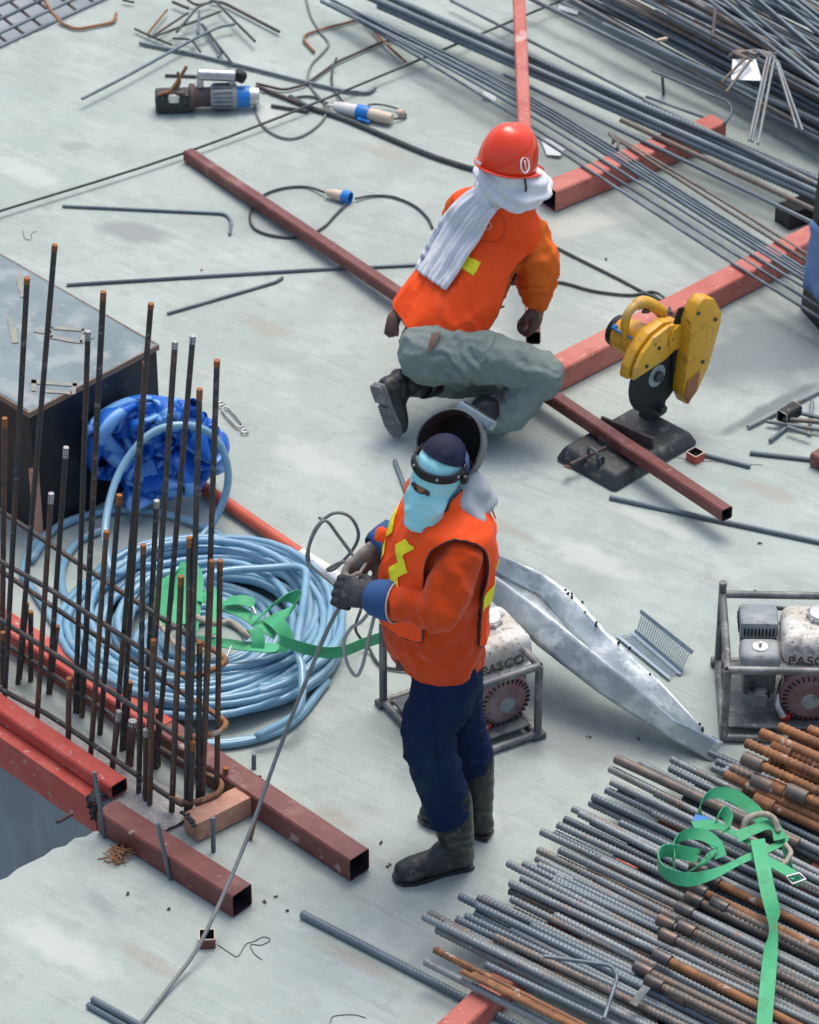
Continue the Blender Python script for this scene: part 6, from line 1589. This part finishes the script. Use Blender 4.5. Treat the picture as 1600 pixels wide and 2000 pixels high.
for a, b_, c, d in ((sL, eL, wL, hL), (sR, eR, wR, hR)): mb.blob([a, b_, c, d], [.05, .042, .03, .03], 12)
mb.blob([hpR, kR, aR], [.075, .055, .042], 12); mb.blob([hpL, kL, aL], [.075, .055, .042], 12); mb.blob([sL, che, sR], [.05, .06, .05], 12)
mb.blob([aR, aR + kf * .06 - UZ * .03], [.028, .02], 10); mb.blob([aL, aL.lerp(at(770, 840, .05), .4)], [.028, .02], 10)
garment('body', mb, .012, m_skin, kn, 4)
# trousers
mb = MB()
mb.blob([pel - sp_ * .02, at(848, 690, .33) + depth * .5], [(.165, .125), (.155, .13)], 20, kr)
mb.blob([hpR + kf * .02, hpR.lerp(kR, .55) + V((0, 0, .02)), kR + V((.012, 0, .0))], [(.112, .112), (.098, .096), (.080, .078)], 18)
mb2 = MB(); mb2.blob([kR + V((-.005, 0, -.03)), kR.lerp(aR, .5) + V((.01, -.02, -.035)), at(966, 812, .10)], [(.080, .082), (.078, .080), (.080, .082)], 18)
mb.blob([hpL, hpL.lerp(kL, .5), kL], [.115, .10, .075], 16); mb.blob([kL, kL.lerp(aL, .6)], [.075, .068], 14)
kax = (kR - hpR).normalized()
tfn = limb_folds([(kR - kax * .05, V((.35, -.2, .9)).normalized(), 1.3), (hpR + V((0, -.05, .0)), V((.5, -.3, .8)).normalized(), 1.2), (at(960, 780, .2), (kR - aR).normalized(), 1.4), (at(850, 720, .3), V((.2, 0, 1)).normalized(), .8)], .0075, 135, .13, soft=.008)
tfn2 = lambda p, n: tfn(p, n) + .009 * crease(p, V((.8, -.3, -.35)).normalized(), 9, 4) + .005 * crease(p, V((.6, -.2, .75)).normalized(), 19, 7)
trv, trf = remesh(mb, .007, 4); trv = displace(trv, trf, tfn2)
lv, lf = remesh(mb2, .007, 3); lv = displace(lv, lf, tfn2); lb = len(trv)
trv = trv + lv; trf = trf + [tuple(i + lb for i in f) for f in lf]
tr = mesh_obj('trousers', trv, trf, m_trous, kn, 180)
ts = Skin(trv, trf)
fl = [ts.hit(x, y, .004) for x, y in ((962, 655), (955, 680), (945, 706))]
if all(p is not None for p in fl): MB().ribbon(catmull(fl, 5), [V((.8, .3, .3))] * 11, .03, .003).build('pocket_flap', m_trous, tr, 60)
# boots
kb = boot(kn, at(838, 742, .165), at(775, 752, .20), at(735, 752, .235), at(772, 858, .012), .062, 'rubber_boot', False)
cuff_ring(at(843, 740, .165), at(822, 746, .175), .068, .064, 'boot_top', m_rubber, kb)
boot(kn, at(948, 800, .17), at(940, 812, .10), at(925, 838, 0), at(925, 838, 0) + V((.19, .16, 0)), .060)
# shirt
mb = MB()
mb.blob([pel + sp_ * .02, mid_, che, che.lerp(nek, .55), nek], [(.150, .112), (.150, .110), (.165, .108), (.145, .09), (.08, .065)], 20, kr)
mb.blob([sR, sR.lerp(eR, .5) + kr * .025, eR, eR.lerp(wR, .6), wR], [.075, .078, .078, .062, .050], 18)
mb.blob([sL, sL.lerp(eL, .5), eL, wL], [.080, .072, .066, .045], 16)
aax = (eR - sR).normalized()
kfn = limb_folds([(eR, aax, 1.4), (sR.lerp(eR, .45), (aax + kr * .5).normalized(), .8), (eR.lerp(wR, .7), aax, 1.0), (sR, kr, .7)], .0075, 140, .10, soft=.007)
garment('shirt', mb, .007, m_sleeve, kn, 4, lambda p, n: kfn(p, n) + .008 * crease(p, kr, 11, 2) + .004 * crease(p, V((.3, .3, .9)).normalized(), 20, 6))
# vest
mb = MB()
hemc = at(846, 632, .405) + depth
mb.blob([hemc - sp_ * .10, hemc, mid_, che, che.lerp(nek, .5), nek + sp_ * .03], [(.205, .138), (.195, .134), (.188, .128), (.200, .124), (.194, .110), (.115, .085)], 26, kr)
vv, vf = remesh(mb, .007, 5)
vv = displace(vv, vf, lambda p, n: .009 * fnoise(p, 7, 6) + .009 * crease(p, (sp_ + kr * .5).normalized(), 8, 2) + .004 * crease(p, (sp_ - kr * .8).normalized(), 17, 9) + .005 * math.sin((p - pel).dot(kr) * 60 + 5 * fnoise(p, 6)) * max(0, 1 - (p - pel).dot(sp_) / .3))
kbk = (-kf * .75 + UZ * .6).normalized(); kbk = (kbk - sp_ * kbk.dot(sp_)).normalized()
ksd = kr
def kvest(p):
    q = p - pel; h_ = q.dot(sp_); l_ = q.dot(ksd); b_ = q.dot(kbk)
    th = abs(math.degrees(math.atan2(l_, b_ + .03)))          # 0 is the middle of the back
    k = 1 if h_ < .32 else math.sqrt(max(0, 1 - ((h_ - .32) / .14) ** 2))
    c = 112 - 6 * max(0, min(1, h_ / .36)) if l_ > 0 else 112
    side = abs(th - c) - 25 * k
    low = (h_ - (-.045 + (.06 * l_ / .2 if l_ > 0 else .34 * -l_))) * 400
    return min(side, low, ((p - (nek + sp_ * .03 + kf * .02)).length - .07) * 400)
v3, f3, lp3 = clip(vv, vf, kvest)
kv = mesh_obj('vest', v3, f3, m_vest, kn, 180); solid(kv, .003, 1)
mb = MB()
for l in lp3:
    l = relax(l, 4)
    if len(l) > 8: mb.tube(l[::2] + [l[-1]], .0036, 6)
mb.build('piping', m_pipe, kv, 180)
vs3 = Skin(v3, f3)
def laid(corners, nu, nv, off, name, m_, parent, t=.0018, ripple=None):
    """a piece of cloth laid on the vest, corner order along then across"""
    vs_ = []; fs_ = []
    for i in range(nu + 1):
        for j in range(nv + 1):
            u, v = i / nu, j / nv
            x = (corners[0][0] * (1 - u) + corners[1][0] * u) * (1 - v) + (corners[3][0] * (1 - u) + corners[2][0] * u) * v
            y = (corners[0][1] * (1 - u) + corners[1][1] * u) * (1 - v) + (corners[3][1] * (1 - u) + corners[2][1] * u) * v
            p = vs3.hit(x, y, off + (ripple(u, v) if ripple else 0))
            if p is None: p = vs_[-1] + V((0, 0, -.004)) if vs_ else at(x, y, .6)
            vs_.append(p)
    for i in range(nu):
        for j in range(nv):
            a = i * (nv + 1) + j; fs_.append((a, a + 1, a + nv + 2, a + nv + 1))
    o = mesh_obj(name, vs_, fs_, m_, parent, 180); solid(o, t, 0); return o
laid([(893, 488), (940, 513), (926, 540), (886, 515)], 10, 6, .006, 'back_tape', m_hiy, kv)
# round back print
ring = []
for k in range(40):
    a = k * math.pi / 20; p = vs3.hit(955 + 33 * math.cos(a), 443 + 30 * math.sin(a), .004)
    if p is not None: ring.append(p)
if len(ring) > 30: MB().tube(ring, .0011, 5, closed=True).build('back_print', m_vest if False else m_strap, kv, 180)
ring = [vs3.hit(953 + 7 * math.cos(k * math.pi / 6), 440 + 7 * math.sin(k * math.pi / 6), .004) for k in range(12)]
if all(p is not None for p in ring): MB().tube(ring, .0018, 5, closed=True).build('back_print', m_towel, kv, 180)
# white towel: wrapped round the neck, tail hanging down the back
tw = thing('towel', at(920, 420, .9), 'white towel wound round the kneeling worker\'s neck with its tail down his back', 'towel') if False else None
path = [(957, 392), (930, 418), (905, 450), (882, 485), (862, 520), (843, 548)]
vs_ = []; fs_ = []; nw_ = 26; wid = [34, 40, 43, 42, 40, 37]
pp = catmull([V((x, y, w)) for (x, y), w in zip(path, wid)], 7)
for i, c in enumerate(pp):
    t = pp[min(i + 1, len(pp) - 1)] - pp[max(i - 1, 0)]; t.z = 0; t.normalize(); nx, ny = -t.y, t.x; row = []
    for j in range(nw_ + 1):
        s_ = j / nw_ * 2 - 1; x, y = c.x - nx * s_ * c.z, c.y - ny * s_ * c.z
        rip = .006 * math.sin(s_ * 9 + 1.5 * fnoise((i * .12, s_ * 2, 0), 1)) + .005 * math.sin(s_ * 21 + i * .1) + .006 * fnoise((i * .1, s_ * 3, 4), 1.3)
        lift = .024 * (1 - (i / len(pp))) + .014
        row.append((vs3.hit(x, y, .0), lift + rip, x, y))
    good = [k for k in range(nw_ + 1) if row[k][0] is not None]
    for j, (p, l_, x, y) in enumerate(row):
        if p is None:
            g = min(good, key=lambda k: abs(k - j)); q = row[g][0]; p = at(x, y, q.z) * .6 + up_at(x, y, q.y) * .4
        vs_.append(p + kbk * l_ + UZ * .004)
for i in range(len(pp) - 1):
    for j in range(nw_):
        a = i * (nw_ + 1) + j; fs_.append((a, a + 1, a + nw_ + 2, a + nw_ + 1))
to = mesh_obj('neck_towel', vs_, fs_, m_towel, kn, 180); solid(to, .003, 0)
mb = MB()
nc = nek + sp_ * .05 + kf * .02 + UZ * .025
mb.blob([nc - kr * .10 - kf * .0 + UZ * .0, nc - kf * .065 - kr * .03, nc - kf * .06 + kr * .05, nc + kr * .10 + kf * .02], [.05, .056, .056, .045], 14)
mb.blob([nc - kr * .10, nc - kr * .08 + kf * .08, nc + kf * .11, nc + kr * .09 + kf * .06], [.04, .042, .042, .04], 14)
mb.blob([nc - kr * .12 + UZ * .03, nc - kr * .06 - kf * .05 + UZ * .035], [.035, .035], 12)
mb.blob([nc - kr * .085 - kf * .01 + UZ * .045, nc - kr * .02 - kf * .045 + UZ * .05, nc + kr * .05 - kf * .035 + UZ * .05, nc + kr * .09 + kf * .02 + UZ * .05], [.045, .048, .046, .04], 14)
mb.blob([nc - kr * .06 - kf * .07, nc - kr * .09 - kf * .10 - UZ * .05], [.04, .045], 12)
tfold = lambda p, n: .008 * math.sin((p - nc).dot((UZ * .8 + kr * .45).normalized()) * 120 + 5 * fnoise(p, 8)) + .003 * fnoise(p, 25)
mb.blob([kh - khu * .10 - khf * .005, kh - khu * .02 - khf * .005], [(.094, .080), (.096, .083)], 18, khf)
garment('towel_wrap', mb, .0075, m_towel, to, 3, tfold)
# hard hat
prof = []
vs_ = []; fs_ = []; nu, nv = 40, 14
for i in range(nv + 1):
    ph_ = i / nv * math.pi / 2
    for j in range(nu):
        a = j * 2 * math.pi / nu; ca, sa = math.cos(a), math.sin(a)
        r_ = math.cos(ph_) ** .75; ridge = .004 * max(0, math.cos(a * 1.0)) * 0
        rad_ = .122 if ca > 0 else .118
        x, y = sa * .103 * r_, ca * rad_ * r_
        z = .160 * math.sin(ph_) ** .95
        cr = .005 * math.exp(-(x / .022) ** 2) * (1 if ph_ > .25 else ph_ / .25)
        vs_.append(kh + khr * x + khf * y + khu * (z + cr))
for i in range(nv):
    for j in range(nu):
        fs_.append((i * nu + j, i * nu + (j + 1) % nu, (i + 1) * nu + (j + 1) % nu, (i + 1) * nu + j))
hat = MB().add(vs_, fs_).build('hard_hat', m_hat, kn, 180); solid(hat, .003, -1)
rim_p = []; rim_s = []
for j in range(49):
    a = j * 2 * math.pi / 48; ca, sa = math.cos(a), math.sin(a); ext = .045 * max(0, ca) ** 2
    rim_p.append(kh + khr * (sa * .105) + khf * (ca * (.122 + ext * .5)) - khu * (.004 + .006 * max(0, ca))); rim_s.append(khr * sa + khf * ca - khu * .25)
wds = [.010 + .045 * max(0, math.cos(j * 2 * math.pi / 48)) ** 2 for j in range(49)]
MB().ribbon(rim_p, rim_s, wds, .004).build('hat_brim', m_hat, hat, 180)
MB().box(kh - khf * .1235 + khu * .010 - khr * .022, (.035, .003, .012), Matrix((khr, khf, khu)).transposed(), .001).build('white_sticker', m_tag, hat)
lg = kh + khr * .099 + khu * .045 - khf * .01
ring = [lg + khf * (.020 * math.cos(k * math.pi / 8)) + khu * (.026 * math.sin(k * math.pi / 8)) - khr * (.012 * math.sin(k * math.pi / 8) + .001) + khr * .006 for k in range(16)]
MB().tube(ring, .0035, 6, closed=True).build('side_emblem', m_tag, hat, 180)
MB().tube([lg + khu * .018 + khr * .004 - khf * .006, lg + khr * .009, lg - khu * .016 + khr * .010 + khf * .006], .003, 6).build('side_emblem', m_tag, hat, 180)
MB().tube(catmull([kh + khr * .108 - khu * .005, kh + khr * .10 - khu * .06 + khf * .03, kh + khr * .05 - khu * .11 + khf * .06], 6), .004, 6).build('chin_strap', m_black, hat, 180)
# right glove on the tube, left hand on the long tube's far side
def kglove(w, d, n, m_):
    mb = MB(); fist(mb, w, d, n, 1.05); return garment('glove', mb, .0055, m_, kn, 2, lambda p, nn: .0015 * fnoise(p, 45))[0]
kglove(wR, (hR - wR), V((-.75, .3, -.5)), m_bleather); kglove(wL, (hL - wL), V((.3, -.5, -.6)), m_bleather)
# spare glove stuffed in the left hip pocket, rag at the belt
mb = MB(); gpk = at(770, 622, .40)
mb.blob([gpk + V((.03, .02, .03)), gpk, gpk + V((-.008, -.015, -.03))], [(.022, .016), (.03, .018), (.028, .016)], 12, kr)
for i_ in range(4): mb.blob([gpk + kr * (-.022 + .015 * i_) + V((-.008, -.015, -.03)), gpk + kr * (-.026 + .017 * i_) + V((-.01, -.025, -.065 + .008 * abs(i_ - 1)))], [.009, .008], 8)
garment('tucked_glove', mb, .006, m_bleather, kn, 2)
rg = [ts.hit(x, y, .006) or at(x, y, .42) for x, y in ((852, 652), (846, 668), (838, 686))]
MB().ribbon(catmull(rg, 4), [V((.9, 0, .2))] * 9, [.034, .036, .034, .032, .03, .028, .024, .018, .008], .004).build('belt_rag', m_bleather, kn, 60)
# side tie of the vest
MB().tube(catmull([at(945, 585, .47), at(958, 598, .46), at(972, 602, .45), at(985, 598, .45)], 5), .004, 6).build('vest_tie', m_pipe, kv, 180)
